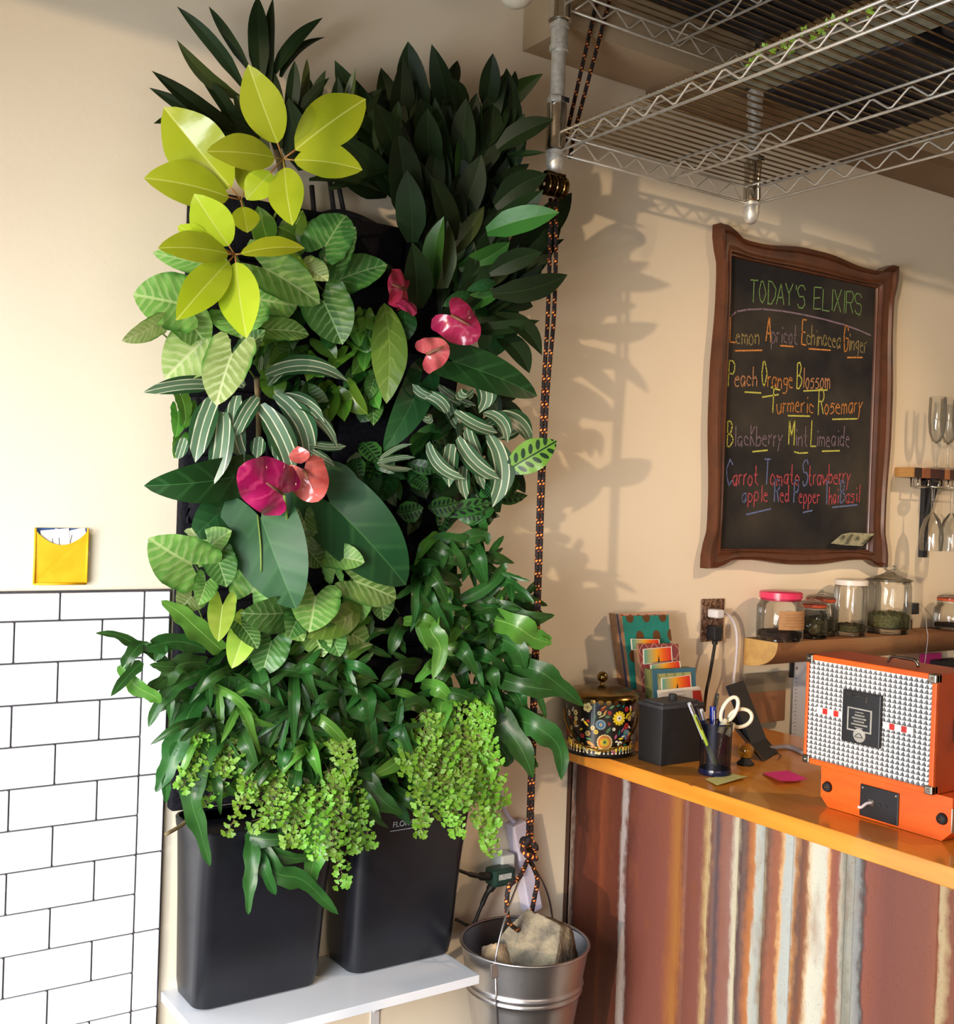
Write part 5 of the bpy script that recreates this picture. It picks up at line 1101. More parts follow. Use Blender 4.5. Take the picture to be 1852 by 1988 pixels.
# ---------------- leaf shapes ----------------
def prof_ell(t): return (math.sin(PI*t**1.05))**.62*(1 if t<.6 else 1-.30*((t-.6)/.4)**1.5) if 0<t<1 else 0
def prof_strap(t): return min(1,(.35+t*2.2))*max(0,(1-max(0,(t-.5)/.5)**2.1))
def prof_lance(t): return (math.sin(PI*t**.75))**.7 if 0<t<1 else 0
def prof_heart(t): return (1-t)**.75*(1+1.1*t)*.93 if t<1 else 0
SH={'ell':(prof_ell,0),'strap':(prof_strap,0),'lance':(prof_lance,0),'arrow':(prof_heart,.38),'heart':(prof_heart,.30),'spathe':(lambda t:.93*max(0,1-t**2.3)**.55,.30)}
CDIR=V((-.50,-.86,.05)).normalized()
def leafmesh(mb,B,T,w,shape,roll=0,bend=.12,fold=.18,wave=0,nu=11,curl=0,side=0,k=3,ph=0,vs_scale=1):
    B=V(B);T=V(T); ax=T-B; L=ax.length
    if L<1e-4: return
    a=ax/L; s=a.cross(CDIR)
    if s.length<.05: s=a.cross(V((0,0,1)))
    s.normalize(); N=s.cross(a).normalized()
    if N.dot(CDIR)<0: N=-N
    if roll:
        c_,s_=math.cos(roll),math.sin(roll); s,N=s*c_+N*s_,N*c_-s*s_
    pf,lob=SH[shape]; ts=[-lob+lob*i/6 for i in range(6)] if lob else []
    ts+=[i/nu for i in range(nu+1)]
    vs=[];uv=[];fs=[]
    for sg in (-1,1):
        b0=len(vs)
        for t in ts:
            if t<0:
                q=-t/lob; out=(.93+.06*math.sin(PI*q)) * (1-.30*q**2.2); inn=.10*q**.5+.30*q**1.5
                if q>.97: out=.68; inn=.44
            else: out=pf(t); inn=0
            p=B+a*(t*L)+N*(bend*L*4*t*(1-t) if t>0 else bend*L*1.2*t)+s*(side*L*4*t*(1-t) if t>0 else 0)-N*(curl*L*max(t,0)**3)
            for j in range(k+1):
                x=(inn+(out-inn)*j/k); h=fold*abs(x)*w*.5+wave*w*math.sin(t*PI*7+ph+(.8 if sg>0 else 0))*(x*x)
                if shape=='spathe': h=-.25*w*x*x+.08*w*math.sin(t*9)*x
                yw=1+ (.10*math.sin(t*PI*9+ph*2) if wave>.05 else 0)
                vs.append(p+s*(sg*x*yw*w*.5)+N*h); uv.append(((t+lob)/(1+lob),.5+sg*x*.5 if shape!='x' else .5))
        for i in range(len(ts)-1):
            for j in range(k):
                A=b0+i*(k+1)+j; fs.append((A,A+1,A+k+2,A+k+1) if sg>0 else (A,A+k+1,A+k+2,A+1))
    mb.add(vs,fs,uv)
    return p
def leaf(root,kind,b,t,w,shape='ell',name='leaf',parent=None,label=None,mats=None,**kw):
    # b,t = (px,py,distance from wall) ; w in photo pixels
    B=Y(*b);T=Y(*t); w=w*px(B.lerp(T,.5)); mb=MB(); leafmesh(mb,B,T,w,shape,**kw)
    return mb.build(name,mats or LM[kind],parent or root,smooth=True,fixn=False,label=label)
def stem(root,pts,r=.002,m_=None,name='stem'):
    return MB().tube(smoothpath([Y(*p) for p in pts],5),r,6).build(name,m_ or M_stem,root,smooth=True)
def plant(name,at,label,cat='plant',group=None): return thing(name,Y(*at),label,cat,group)
# ======== dark strap plant, top left ========
t=plant('dracaena',(515,250,.08),'dark green strap-leaved plant fanning out at the top left of the planting')
D=.10
for bx,by,tx,ty,w_,rl,sd in ((470,165,343,12,28,.3,.05),(484,135,405,12,22,.5,.03),(506,160,500,-8,40,0,0),(524,175,530,-4,27,.4,0),(528,150,627,34,28,.2,-.04),(545,150,632,72,22,.3,-.10),(466,190,343,77,28,.3,-.08),
  (470,268,294,137,36,.1,-.03),(455,275,289,170,28,.3,.03),(470,270,384,143,30,.3,.05),(400,232,298,240,22,.2,.06),(560,232,572,117,28,.2,.02),(585,225,596,114,17,.1,.03),(592,262,632,136,34,.5,.03),(560,250,640,150,26,.3,0),
  (640,240,655,148,28,.3,.06),(665,240,690,132,22,.4,.04),(690,290,742,172,44,.2,-.12),(610,290,600,150,46,.4,0),(650,320,700,190,60,.2,0),(590,330,560,190,60,.3,0),(520,300,452,180,40,.3,.05),(500,260,480,190,44,.5,0),(700,330,738,205,64,.1,.03),
  (600,350,738,372,28,.6,-.06),(640,368,772,325,34,.5,.04),(560,300,625,200,50,.2,.02),(540,290,520,120,46,.2,.02),(520,280,428,215,40,.4,.03),(740,300,700,240,50,.2,.0),(650,330,760,240,60,.2,.05),(480,300,400,260,34,.2,.04)):
    leaf(t,'dr',(bx,by,D+.03),(tx,ty,D+R.uniform(.01,.09)),w_,'strap',roll=rl*R.choice((1,1,-1)),bend=.04,fold=.35,side=sd,mats=LM['drl'] if R.random()<.12 else None)
stem(t,[(560,420,.06),(545,320,.10),(520,230,.12),(510,160,.13)],.008,M_brown)
# ======== dark strap plants, top right ========
t=plant('dracaena',(850,420,.08),'large dense clump of very dark strap leaves filling the top right of the planting')
for bx,by,tx,ty,w_,rl,sd,kd in ((825,225,792,80,58,.0,-.08,'dr'),(862,205,888,117,30,.3,.05,'dr'),(945,210,957,103,40,0,.0,'dr'),(985,195,1000,137,20,.5,.03,'dr'),(890,270,926,180,32,.2,.05,'dr'),(765,270,774,195,24,.1,0,'dr'),(770,310,728,198,50,.2,.03,'dr'),(885,250,893,158,28,.4,.03,'drl'),
  (950,300,1003,180,46,.3,-.05,'dr'),(965,290,1075,232,46,.2,-.03,'dr'),(985,300,1060,296,15,.2,.05,'dr'),(950,355,1028,318,22,.2,.03,'dr'),(960,400,1062,338,52,.3,-.08,'dr'),(945,450,1086,412,52,.1,-.02,'drb'),(955,440,1055,368,46,.4,.03,'dr'),(868,500,940,400,36,.1,.04,'drl'),
  (950,530,1052,490,42,.3,-.06,'dr'),(955,570,1102,533,48,.2,.06,'dr'),(960,585,1035,595,34,.3,-.05,'dr'),(960,610,1052,690,42,.3,-.10,'dr'),(965,650,1028,725,46,.3,-.08,'dr'),(900,220,872,150,40,.2,.0,'dr'),(850,300,815,190,62,.2,0,'dr'),(835,330,830,210,56,.2,0,'dr'),(900,330,905,190,50,.3,0,'dr'),
  (930,340,960,200,60,.2,0,'dr'),(920,300,985,190,50,.2,.04,'dr'),(860,420,845,260,50,.2,0,'dr'),(890,430,935,300,56,.1,.03,'dr'),(860,560,845,400,60,.2,.03,'drl'),(842,560,862,420,46,.5,-.04,'drb'),(880,470,835,340,50,.3,0,'dr'),(790,430,770,250,70,.3,0,'dr'),(800,470,790,330,60,.3,.04,'dr'),(900,560,985,440,60,.2,0,'dr'),
  (890,520,990,470,46,.5,.05,'drb'),(900,560,1000,500,40,.3,.04,'drl'),(870,600,980,560,34,.2,.07,'drb'),(930,620,1040,560,34,.4,-.05,'dr'),(850,640,960,520,50,.2,0,'dr'),(810,600,800,470,60,.3,0,'dr'),(905,640,1048,622,30,.3,.08,'dr')):
    leaf(t,kd,(bx,by,.13+R.uniform(0,.04)+(.05 if tx>1040 else 0)),(tx,ty,.13+R.uniform(.03,.11)+(.10 if tx>1040 else 0)),w_,'strap',roll=rl*R.choice((1,-1)),bend=.05,fold=.3,side=sd)
for i in range(75):
    cx,cy=R.uniform(750,975),R.uniform(250,640); a=math.atan2(-(1.2),(cx-850)/160.)+R.uniform(-.5,.5)
    if cx<800 and cy>470: continue
    Ln=R.uniform(120,210); leaf(t,'dr' if R.random()<.9 else 'drb',(cx,cy,.09+R.uniform(0,.05)),(cx+Ln*math.cos(a),cy+Ln*math.sin(a),.11+R.uniform(0,.10)),R.uniform(38,62),'strap',roll=R.uniform(-.7,.7),bend=.06,fold=.3,side=R.uniform(-.08,.08))
stem(t,[(850,640,.05),(860,480,.08),(870,360,.11)],.009,M_brown)
# ======== schefflera ========
def rosette(t,c,ls,kd,d0,st):
    C=Y(c[0],c[1],d0)
    for tx,ty,w_,rl,g,f in ls:
        T=(tx,ty,d0+f); b=(c[0]+(tx-c[0])*g,c[1]+(ty-c[1])*g,d0+f*g)
        o=leaf(t,kd,b,T,w_,'ell',roll=rl,bend=.07,fold=.16,nu=14,wave=.012)
        MB().tube([C,Y(*b),Y(b[0]+(tx-c[0])*.04,b[1]+(ty-c[1])*.04,b[2])],.0016,5).build('petiole',M_pet,t,smooth=True)
    stem(t,st,.0028)
t=plant('umbrella_tree',(545,420,.09),'glossy chartreuse umbrella leaves in the upper rosette, over the dark straps','plant')
rosette(t,(550,308),((482,125,84,.15,.16,.07),(710,192,98,-.1,.14,.05),(704,330,78,.25,.13,.07),(568,438,72,-.2,.13,.06),(400,294,72,.1,.11,.04),(478,388,56,.2,.32,-.02)),'sch',.30,[(550,308,.30),(555,370,.24),(525,440,.14),(520,500,.08)])
t=plant('umbrella_tree',(470,470,.09),'chartreuse umbrella leaves pointing left, behind the upper rosette at the left edge','plant')
rosette(t,(468,388),((318,208,118,.2,.12,-.02),(279,346,96,-.2,.12,.0),(480,452,56,.3,.2,.01),(500,300,60,.3,.2,-.03)),'sch',.20,[(468,388,.20),(485,430,.15),(500,480,.08)])
t=plant('umbrella_tree',(470,540,.09),'lower chartreuse umbrella rosette drooping over the white-veined arrow leaves','plant')
rosette(t,(456,494),((377,376,82,.2,.14,.03),(306,482,70,-.2,.08,.04),(342,622,74,.2,.1,.05),(479,657,82,-.1,.09,.07),(592,482,54,.5,.07,.04),(345,438,44,.5,.45,0),(352,455,30,.6,.45,.01)),'sch',.27,[(456,494,.27),(480,540,.2),(500,570,.08)])
for b,tp,w_ in (((545,490),(588,408),54),((520,478),(500,400),50),((560,505),(600,430),50),((525,510),(590,505),50),((600,480),(540,440),40)): leaf(t,'sch2',(*b,.14),(*tp,.17),w_,'ell',roll=R.uniform(-.4,.4))
# ======== arrow-leaf plants ========
def syn(t,lst,d=.17):
    for kd,bx,by,tx,ty,w_,rl in lst:
        dd=d+R.uniform(0,.05)+(.07 if (bx,by)==(450,688) else 0); leaf(t,kd,(bx,by,dd),(tx,ty,dd+R.uniform(-.01,.05)),w_,'arrow',roll=rl,bend=.06,fold=.24,wave=.03,nu=12)
        stem(t,[(bx,by,dd),(bx+R.uniform(10,30),by+R.uniform(5,40),dd-.05),(bx+R.uniform(20,60),by+R.uniform(20,60),.07)],.0016)
t=plant('arrowhead_vine',(560,620,.08),'white-veined arrow leaves in a wide band below the chartreuse rosettes')
syn(t,(('syn',352,590,258,572,118,.1),('syw',300,632,236,662,46,.7),('syn',352,606,403,674,84,.3),('syw',392,662,320,736,112,.2),('syw',450,688,420,788,98,-.1),('syn',512,520,621,590,96,.2),('syn',500,580,577,594,96,-.3),('syd',628,585,665,669,104,.1),
  ('syd',655,545,752,514,84,.2),('syd',632,478,672,418,100,.15),('syn',466,618,468,657,124,.1),('syn',400,512,296,490,50,.4),('syw',596,520,637,546,56,.3),('syn',520,640,600,650,60,.4),('syd',655,500,690,440,80,.5),('syy',552,500,600,540,40,.4),('syd',470,700,515,640,60,.5)))
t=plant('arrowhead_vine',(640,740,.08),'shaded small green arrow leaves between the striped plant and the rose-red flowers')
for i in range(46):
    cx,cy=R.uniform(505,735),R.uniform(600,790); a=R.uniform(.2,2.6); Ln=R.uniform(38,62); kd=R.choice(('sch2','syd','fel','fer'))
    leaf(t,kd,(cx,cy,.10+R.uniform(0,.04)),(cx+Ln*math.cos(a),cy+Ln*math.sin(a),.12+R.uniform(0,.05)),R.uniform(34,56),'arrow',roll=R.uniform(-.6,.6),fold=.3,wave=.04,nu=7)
for x,y,x2,y2 in ((345,800,340,850),(352,770,360,820),(350,850,338,890),(365,790,352,835)): leaf(t,'fel',(x,y,.09),(x2,y2,.10),34,'arrow',roll=.6,wave=.05)
t=plant('arrowhead_vine',(520,1200,.08),'pale white-veined arrow leaves clustered below the magenta flower')
syn(t,(('syn',372,1095,288,1044,122,.1),('syn',398,1070,450,1030,70,.5),('syn',490,1150,523,1090,92,.2),('syw',372,1158,346,1186,66,.2),('syy',432,1175,424,1246,56,.1),('syy',478,1218,450,1298,62,.1),('syd',527,1245,508,1312,80,.1),('syn',612,1158,600,1228,104,.15),
  ('syn',650,1112,640,1060,50,.6),('syn',650,1080,708,1092,58,.3),('syn',688,1128,769,1162,80,.2),('syn',655,1215,716,1252,70,.3),('syn',612,1235,628,1276,66,.2),('syd',550,1190,466,1190,82,.2),('syn',555,1205,590,1245,60,.4),('syd',590,1010,598,1075,48,.6),('syw',380,1040,372,1025,40,.6),('syn',360,1190,340,1200,40,.6),('syd',470,1215,500,1260,50,.5),('syd',420,1080,440,1140,70,.4),('syn',560,1140,530,1190,60,-.4),('syd',640,1180,620,1215,60,.5),('syn',700,1150,690,1215,66,-.3),('syd',580,1190,560,1240,64,.3),('syn',400,1130,385,1175,52,.4),('syd',735,1150,745,1205,58,.4),('syd',640,1230,660,1275,58,.3),('syd',590,1060,625,1100,60,.4)),.16)
leaf(t,'oli',(702,1175,.18),(594,1238,.22),60,'ell',roll=.2)
# ======== big olive leaf ========
t=plant('broad_leaf_plant',(745,600,.08),'single long olive leaf hanging upright beside the rose-red flowers')
leaf(t,'oli',(746,588,.16),(750,784,.20),70,'ell',bend=.08,fold=.1,nu=16,side=-.04)
# ======== anthuriums ========
def spathe(t,kd,c,tip,w_,d,lab,sp):
    o=leaf(t,kd,(c[0],c[1],d),(tip[0],tip[1],d+.02),w_,'spathe','spathe',bend=.05,nu=22,k=6,label=lab)
    A=Y(c[0],c[1],d+.006);B=Y(sp[0],sp[1],d+.035); MB().tube([A,A.lerp(B,.5),B],[.0035,.0032,.0018],8).build('spadix',M_spad,t,smooth=True)
t=plant('anthurium',(880,720,.08),'anthurium with three rose-red flowers and dark leaves, in the upper right of the planting')
leaf(t,'ant',(880,702,.19),(1043,769,.22),84,'heart',roll=.2,bend=.06,nu=16); leaf(t,'ant',(815,745,.16),(744,876,.17),72,'heart',roll=.3,nu=14); leaf(t,'ant',(960,590,.13),(940,700,.16),110,'heart',roll=.4); leaf(t,'ant',(785,600,.17),(788,665,.19),46,'ell'); leaf(t,'ant',(860,595,.2),(912,568,.21),24,'ell'); leaf(t,'ant',(715,790,.13),(700,820,.13),50,'heart'); leaf(t,'ant',(905,565,.2),(965,548,.2),22,'ell')
spathe(t,'spd',(788,562),(752,548),84,.21,'deep rose spathe with two rounded lobes',(762,553)); spathe(t,'spd',(876,612),(927,662),88,.23,'glossy rose-red spathe','xx' and (912,632)); spathe(t,'spc',(828,688),(872,672),72,.24,'coral pink spathe',(862,672))
leaf(t,'spd',(792,585,.212),(778,600,.22),60,'spathe','spathe')
t=plant('anthurium',(560,1040,.08),'anthurium with one magenta and one coral flower over big glossy heart leaves, left of centre')
leaf(t,'ant',(507,1005,.20),(575,1182,.25),156,'heart',roll=-.15,bend=.05,nu=18,k=5); leaf(t,'ant',(455,925,.17),(279,943,.19),92,'heart',roll=.3,nu=16); leaf(t,'ant',(432,990,.15),(372,1045,.16),80,'heart',roll=.2); leaf(t,'ant',(640,975,.17),(788,1136,.21),150,'heart',roll=.15,nu=18,k=5); leaf(t,'ant',(700,930,.12),(640,1060,.15),90,'heart',roll=.4); leaf(t,'ant',(560,960,.13),(600,1010,.13),120,'heart')
spathe(t,'spc',(590,912),(618,974),88,.25,'coral pink spathe behind the magenta one',(598,930)); leaf(t,'spc',(585,900,.245),(578,866,.25),40,'ell','spathe')
spathe(t,'spm',(548,958),(463,908),118,.29,'glossy magenta spathe facing the room',(518,938))
stem(t,[(552,962,.29),(560,1040,.2),(555,1100,.08)],.003); stem(t,[(500,1000,.2),(506,1060,.215),(507,1110,.22)],.002)
# ======== striped plants ========
def warn(t,lst,d=.17):
    for bx,by,tx,ty,w_,rl,bd,sd in lst: leaf(t,'war',(bx,by,d+R.uniform(0,.02)),(tx,ty,d+R.uniform(.0,.05)),w_,'strap',roll=rl,bend=bd,fold=.25,side=sd,nu=14)
t=plant('striped_dracaena',(498,770,.10),'white-striped dark green rosette at the left, just above the magenta flower')
warn(t,((420,748,277,762,34,.3,.05,.05),(430,730,350,735,30,.5,.05,.1),(415,770,379,898,48,.2,.05,.04),(434,800,414,942,46,.1,.05,-.04),(460,768,474,895,44,.3,.06,.12),(506,785,570,920,50,.1,.05,-.06),(535,765,599,896,48,.15,.05,-.14),(555,780,656,872,28,.4,.05,-.12),(515,728,676,741,44,.4,.08,-.12),
  (358,850,345,892,26,.2,.0,.0),(503,848,498,890,30,.1,0,0),(600,862,672,866,20,.3,0,.05),(600,875,650,905,22,.3,0,0),(505,720,508,690,14,.3,0,0),(520,748,640,712,36,.5,.08,-.15),(475,750,400,715,30,.5,.08,.12),(500,770,455,850,34,.3,.06,.05),(520,790,540,900,34,.4,.06,.0),(540,770,630,820,34,.3,.06,-.12)))
stem(t,[(500,900,.06),(502,820,.12),(498,735,.19)],.006,M_brown)
t=plant('striped_dracaena',(900,820,.10),'white-striped curling rosette at the right, below the coral flower')
warn(t,((830,860,903,930,32,.2,.08,.2),(876,862,872,946,38,.1,.05,.05),(888,850,970,930,38,.2,.08,.14),(950,845,956,985,50,.1,.08,-.14),(960,805,1032,868,40,.3,.08,-.16),(882,800,966,840,36,.5,.1,.16),(890,760,906,772,34,.4,.1,.4),(925,735,930,802,40,.2,.05,-.25),(960,750,950,790,22,.4,.0,0),(735,897,800,862,14,.4,.0,-.1),(732,900,806,888,16,.4,0,-.05),(735,903,800,910,14,.4,0,.06),
  (900,905,905,970,30,.3,.05,.1),(870,800,815,760,30,.4,.1,.15),(845,770,800,745,26,.5,.1,-.1),(940,800,985,860,34,.3,.06,-.2),(905,830,935,900,34,.3,.06,.1),(815,810,838,805,24,.2,.1,.4),(920,870,940,950,30,.4,.06,.1)),.18)
# ======== spotted plants ========
for i in range(34):
    cx,cy=R.uniform(835,965),R.uniform(735,930); a=R.uniform(-.6,2.4); Ln=R.uniform(60,110)
    leaf(t,'war' if i%4==0 else 'dr',(cx,cy,.10+R.uniform(0,.03)),(min(cx+Ln*math.cos(a),1020),cy+Ln*math.sin(a),.12+R.uniform(0,.04)),R.uniform(22,36),'strap',roll=R.uniform(-.6,.6),bend=.08,fold=.25,side=R.uniform(-.14,.14))
stem(t,[(880,960,.06),(890,880,.12),(895,800,.16)],.006,M_brown)
t=plant('rattlesnake_plant',(1000,940,.08),'light green leaf with dark oval spots poking out to the right across the rope')
leaf(t,'cal',(982,915,.21),(1081,856,.28),62,'ell',wave=.03,nu=16,k=4); leaf(t,'cad',(985,920,.16),(962,975,.17),40,'ell',wave=.04); leaf(t,'cad',(940,940,.16),(960,962,.18),46,'ell',wave=.04); leaf(t,'cad',(1000,925,.15),(985,960,.16),30,'ell')
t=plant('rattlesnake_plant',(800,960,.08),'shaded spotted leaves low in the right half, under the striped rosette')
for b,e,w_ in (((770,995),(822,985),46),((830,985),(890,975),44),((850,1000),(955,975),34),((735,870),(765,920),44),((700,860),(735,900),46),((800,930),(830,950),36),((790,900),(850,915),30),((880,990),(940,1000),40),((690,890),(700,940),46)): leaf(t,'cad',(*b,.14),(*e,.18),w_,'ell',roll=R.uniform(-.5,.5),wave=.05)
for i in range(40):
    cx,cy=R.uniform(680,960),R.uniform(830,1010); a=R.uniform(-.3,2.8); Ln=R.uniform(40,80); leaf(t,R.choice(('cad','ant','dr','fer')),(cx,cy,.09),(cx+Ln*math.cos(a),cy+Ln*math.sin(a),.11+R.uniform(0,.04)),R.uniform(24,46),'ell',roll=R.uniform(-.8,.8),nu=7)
# ======== kangaroo ferns ========
def frond(t,pts,w_,kd='fer',lobes=(),nm='frond',rl=0):
    # pts: polyline of (px,py,d); blade follows it; lobes: list of (i, tip)
    mb=MB(); P=smoothpath([Y(*p) for p in pts],5); n=len(P)-1; ww=w_*px(P[0]); ph=R.uniform(0,6)
    vs=[];uv=[];fs=[]
    for i,p in enumerate(P):
        t_=i/n; a=(P[min(i+1,n)]-P[max(i-1,0)]).normalized(); s=a.cross(CDIR).normalized(); N=s.cross(a)
        if N.dot(CDIR)<0:N=-N
        c_,s_=math.cos(rl),math.sin(rl); s,N=s*c_+N*s_,N*c_-s*s_
        x=prof_lance(.06+t_*.94)*ww*.5*(1+.14*math.sin(t_*n*1.35+ph))
        for j in (-1,-.5,0,.5,1): vs.append(p+s*x*j+N*(abs(j)*x*.3+.22*x*math.sin(t_*n*1.35+ph+j)*j*j)); uv.append((t_,.5+j*.5))
    for i in range(n):
        for j in range(4): A=i*5+j; fs.append((A,A+1,A+6,A+5))
    mb.add(vs,fs,uv)
    for i0,tip,lw in lobes:
        b=P[int(i0*n)]; leafmesh(mb,b,Y(*tip),lw*px(b),'lance',roll=R.uniform(-.4,.4),bend=.06,fold=.25,wave=.10,nu=8,k=2,ph=R.uniform(0,6))
    return mb.build(nm,LM[kd],t,smooth=True,fixn=False)
t=plant('kangaroo_fern',(390,1340,.08),'wavy dark green fern fronds reaching left over the white tiles')
d=.17
for pts,w_,lob,kd in (
 (((330,1290,d),(290,1262,.19),(262,1250,.2),(225,1232,.21),(185,1229,.21)),22,(),'fer'),
 (((272,1250,.2),(252,1275,.21),(238,1300,.2)),28,(),'fer'),
 (((235,1290,.2),(262,1330,.21),(300,1352,.22),(312,1365,.22)),30,(),'fel'),
 (((275,1285,.21),(250,1310,.22),(215,1352,.23)),24,(),'fer'),
 (((400,1260,.17),(345,1245,.19),(290,1255,.2),(285,1245,.2)),34,((.5,(300,1285,.2),24),),'fer'),
 (((400,1285,.17),(350,1290,.2),(320,1320,.2),(285,1330,.21)),36,((.4,(290,1290,.21),22),(.6,(285,1345,.21),20)),'fer'),
 (((400,1300,.17),(350,1325,.2),(310,1365,.2),(288,1412,.2)),30,((.5,(330,1400,.2),16),),'fer'),
 (((430,1262,.17),(385,1222,.2),(350,1190,.21),(313,1166,.21)),42,(),'fel'),
 (((400,1340,.15),(370,1380,.18),(345,1440,.19),(322,1500,.19),(302,1538,.19)),48,((.75,(322,1560,.19),18),(.5,(330,1470,.19),20)),'fer'),
 (((450,1400,.16),(405,1450,.2),(372,1540,.22),(388,1610,.22),(408,1682,.22)),44,(),'fer'),
 (((415,1425,.16),(450,1470,.2),(480,1510,.2),(530,1540,.2)),34,(),'fer'),
 (((370,1400,.16),(350,1420,.17),(320,1440,.17)),22,((.5,(345,1455,.17),14),),'fel'),
 (((530,1335,.17),(515,1400,.2),(508,1470,.2)),44,(),'fer'),
 (((520,1420,.16),(545,1450,.2),(590,1490,.2),(640,1520,.2)),40,((.4,(575,1450,.2),26),(.5,(560,1510,.2),24),(.7,(610,1480,.2),24)),'fer'),
 (((450,1300,.15),(440,1350,.18),(430,1400,.18)),46,((.3,(490,1350,.18),26),(.6,(400,1410,.18),26)),'fer')): frond(t,pts,w_,kd,lob)
for i in range(95):
    cx,cy=R.uniform(375,760),R.uniform(1255,1500); 
    if cx<430 and cy<1290: continue
    a=R.uniform(.1,3.0) if R.random()<.75 else R.uniform(-1,.4); Ln=R.uniform(85,160); q1=(cx,cy,.10+R.uniform(0,.04)); dd=.13+R.uniform(0,.09)
    frond(t,(q1,(cx+Ln*.5*math.cos(a),cy+Ln*.5*math.sin(a)-10,dd+.01),(cx+Ln*math.cos(a),cy+Ln*math.sin(a)+12,dd)),R.uniform(18,31),'fer' if R.random()<.85 else 'fel',((.35,(cx+Ln*.8*math.cos(a+.7),cy+Ln*.8*math.sin(a+.7),dd),16),(.5,(cx+Ln*.95*math.cos(a-.5),cy+Ln*.95*math.sin(a-.5),dd),15)) if R.random()<.65 else (),rl=R.uniform(-.6,.6))
stem(t,[(395,1510,.12),(370,1585,.15),(322,1620,.19)],.004,M_brown)
t=plant('kangaroo_fern',(900,1240,.08),'big spray of wavy fern fronds arching right over the rope toward the floral tin')
for pts,w_,lob,kd in (
 (((880,1060,0.15),(905,1045,0.18),(940,1040,0.19),(947,1058,0.19)),28,(),'fer'),
 (((830,1060,0.14),(880,1050,0.18),(912,1052,0.18)),36,(),'fer'),
 (((830,1060,0.15),(870,1080,0.19),(930,1090,0.2)),38,(),'fer'),
 (((900,1010,0.14),(930,1000,0.17),(960,988,0.18)),28,((.5,(945,1030,0.17),18),),'fer'),
 (((860,1180,0.15),(945,1140,0.2),(975,1105,0.2),(978,1087,0.2)),24,((.6,(1030,1128,0.26),12),),'fer'),
 (((930,1170,0.17),(975,1130,0.2),(1010,1145,0.26),(1038,1172,0.29)),20,((.5,(995,1170,0.26),18),),'fer'),
 (((930,1150,0.17),(970,1180,0.2),(1010,1183,0.25)),20,(),'fer'),
 (((900,1160,0.15),(970,1180,0.2),(1030,1200,0.26),(1077,1194,0.27)),34,(),'fer'),
 (((950,1200,0.16),(1000,1215,0.25),(1040,1240,0.26),(1072,1238,0.27)),50,((.7,(1072,1250,0.27),18),),'fel'),
 (((900,1220,0.15),(960,1235,0.19),(1005,1260,0.25),(1020,1300,0.25)),46,(),'fer'),
 (((980,1290,0.17),(1040,1300,0.27),(1085,1330,0.29),(1134,1372,0.3)),42,(),'fer'),
 (((950,1310,0.16),(1010,1330,0.25),(1080,1340,0.28),(1105,1335,0.28)),34,((.5,(1060,1395,0.27),14),),'fer'),
 (((930,1330,0.16),(990,1390,0.2),(1040,1410,0.27),(1085,1450,0.29),(1090,1515,0.29)),52,(),'fer'),
 (((900,1340,0.15),(960,1390,0.2),(1010,1450,0.25),(1035,1510,0.26)),54,((.7,(1045,1490,0.26),20),),'fer'),
 (((880,1360,0.15),(940,1410,0.18),(985,1470,0.2),(970,1480,0.2)),40,(),'fer'),
 (((830,1170,0.15),(835,1220,0.2),(855,1260,0.21),(840,1320,0.21)),42,(),'fel'),
 (((905,1185,0.15),(885,1220,0.18),(858,1252,0.18)),34,(),'fel'),
 (((855,1140,0.17),(868,1160,0.19),(852,1185,0.19)),26,(),'fel'),
 (((850,1280,0.15),(830,1300,0.18),(805,1325,0.18)),22,(),'fel'),
 (((740,1400,0.16),(770,1385,0.2),(690,1390,0.2)),10,(),'fer'),
 (((790,1360,0.16),(750,1380,0.2),(705,1372,0.21)),38,(),'fer'),
 (((690,1340,0.16),(700,1380,0.2),(740,1400,0.2)),40,(),'fer'),
 (((840,1395,0.16),(810,1365,0.2),(770,1380,0.2)),32,(),'fer'),
 (((860,1350,0.17),(850,1400,0.2),(830,1440,0.2)),40,((.4,(880,1420,0.2),26),),'fel'),
 (((770,1400,0.17),(790,1440,0.2),(812,1490,0.2)),38,(),'fel')): frond(t,pts,w_,kd,lob)
for i in range(85):
    cx,cy=R.uniform(780,985),R.uniform(1020,1400); 
    if cx>930 and cy<1130: continue
    a=R.uniform(-.2,1.7) if R.random()<.8 else R.uniform(1.2,3); Ln=R.uniform(60,120); q1=(cx,cy,.10+R.uniform(0,.04)); dd=.13+R.uniform(0,.08)
    frond(t,(q1,(cx+Ln*.5*math.cos(a),cy+Ln*.5*math.sin(a)-8,dd+.01),(cx+Ln*math.cos(a),cy+Ln*math.sin(a)+10,dd)),R.uniform(20,34),'fer' if R.random()<.88 else 'fel',((.35,(cx+Ln*.8*math.cos(a+.7),cy+Ln*.8*math.sin(a+.7),dd),15),(.5,(cx+Ln*.95*math.cos(a-.5),cy+Ln*.95*math.sin(a-.5),dd),14)) if R.random()<.65 else (),rl=R.uniform(-.6,.6))
t=plant('kangaroo_fern',(600,1560,.14),'long fern fronds hanging in front of the two black tanks')
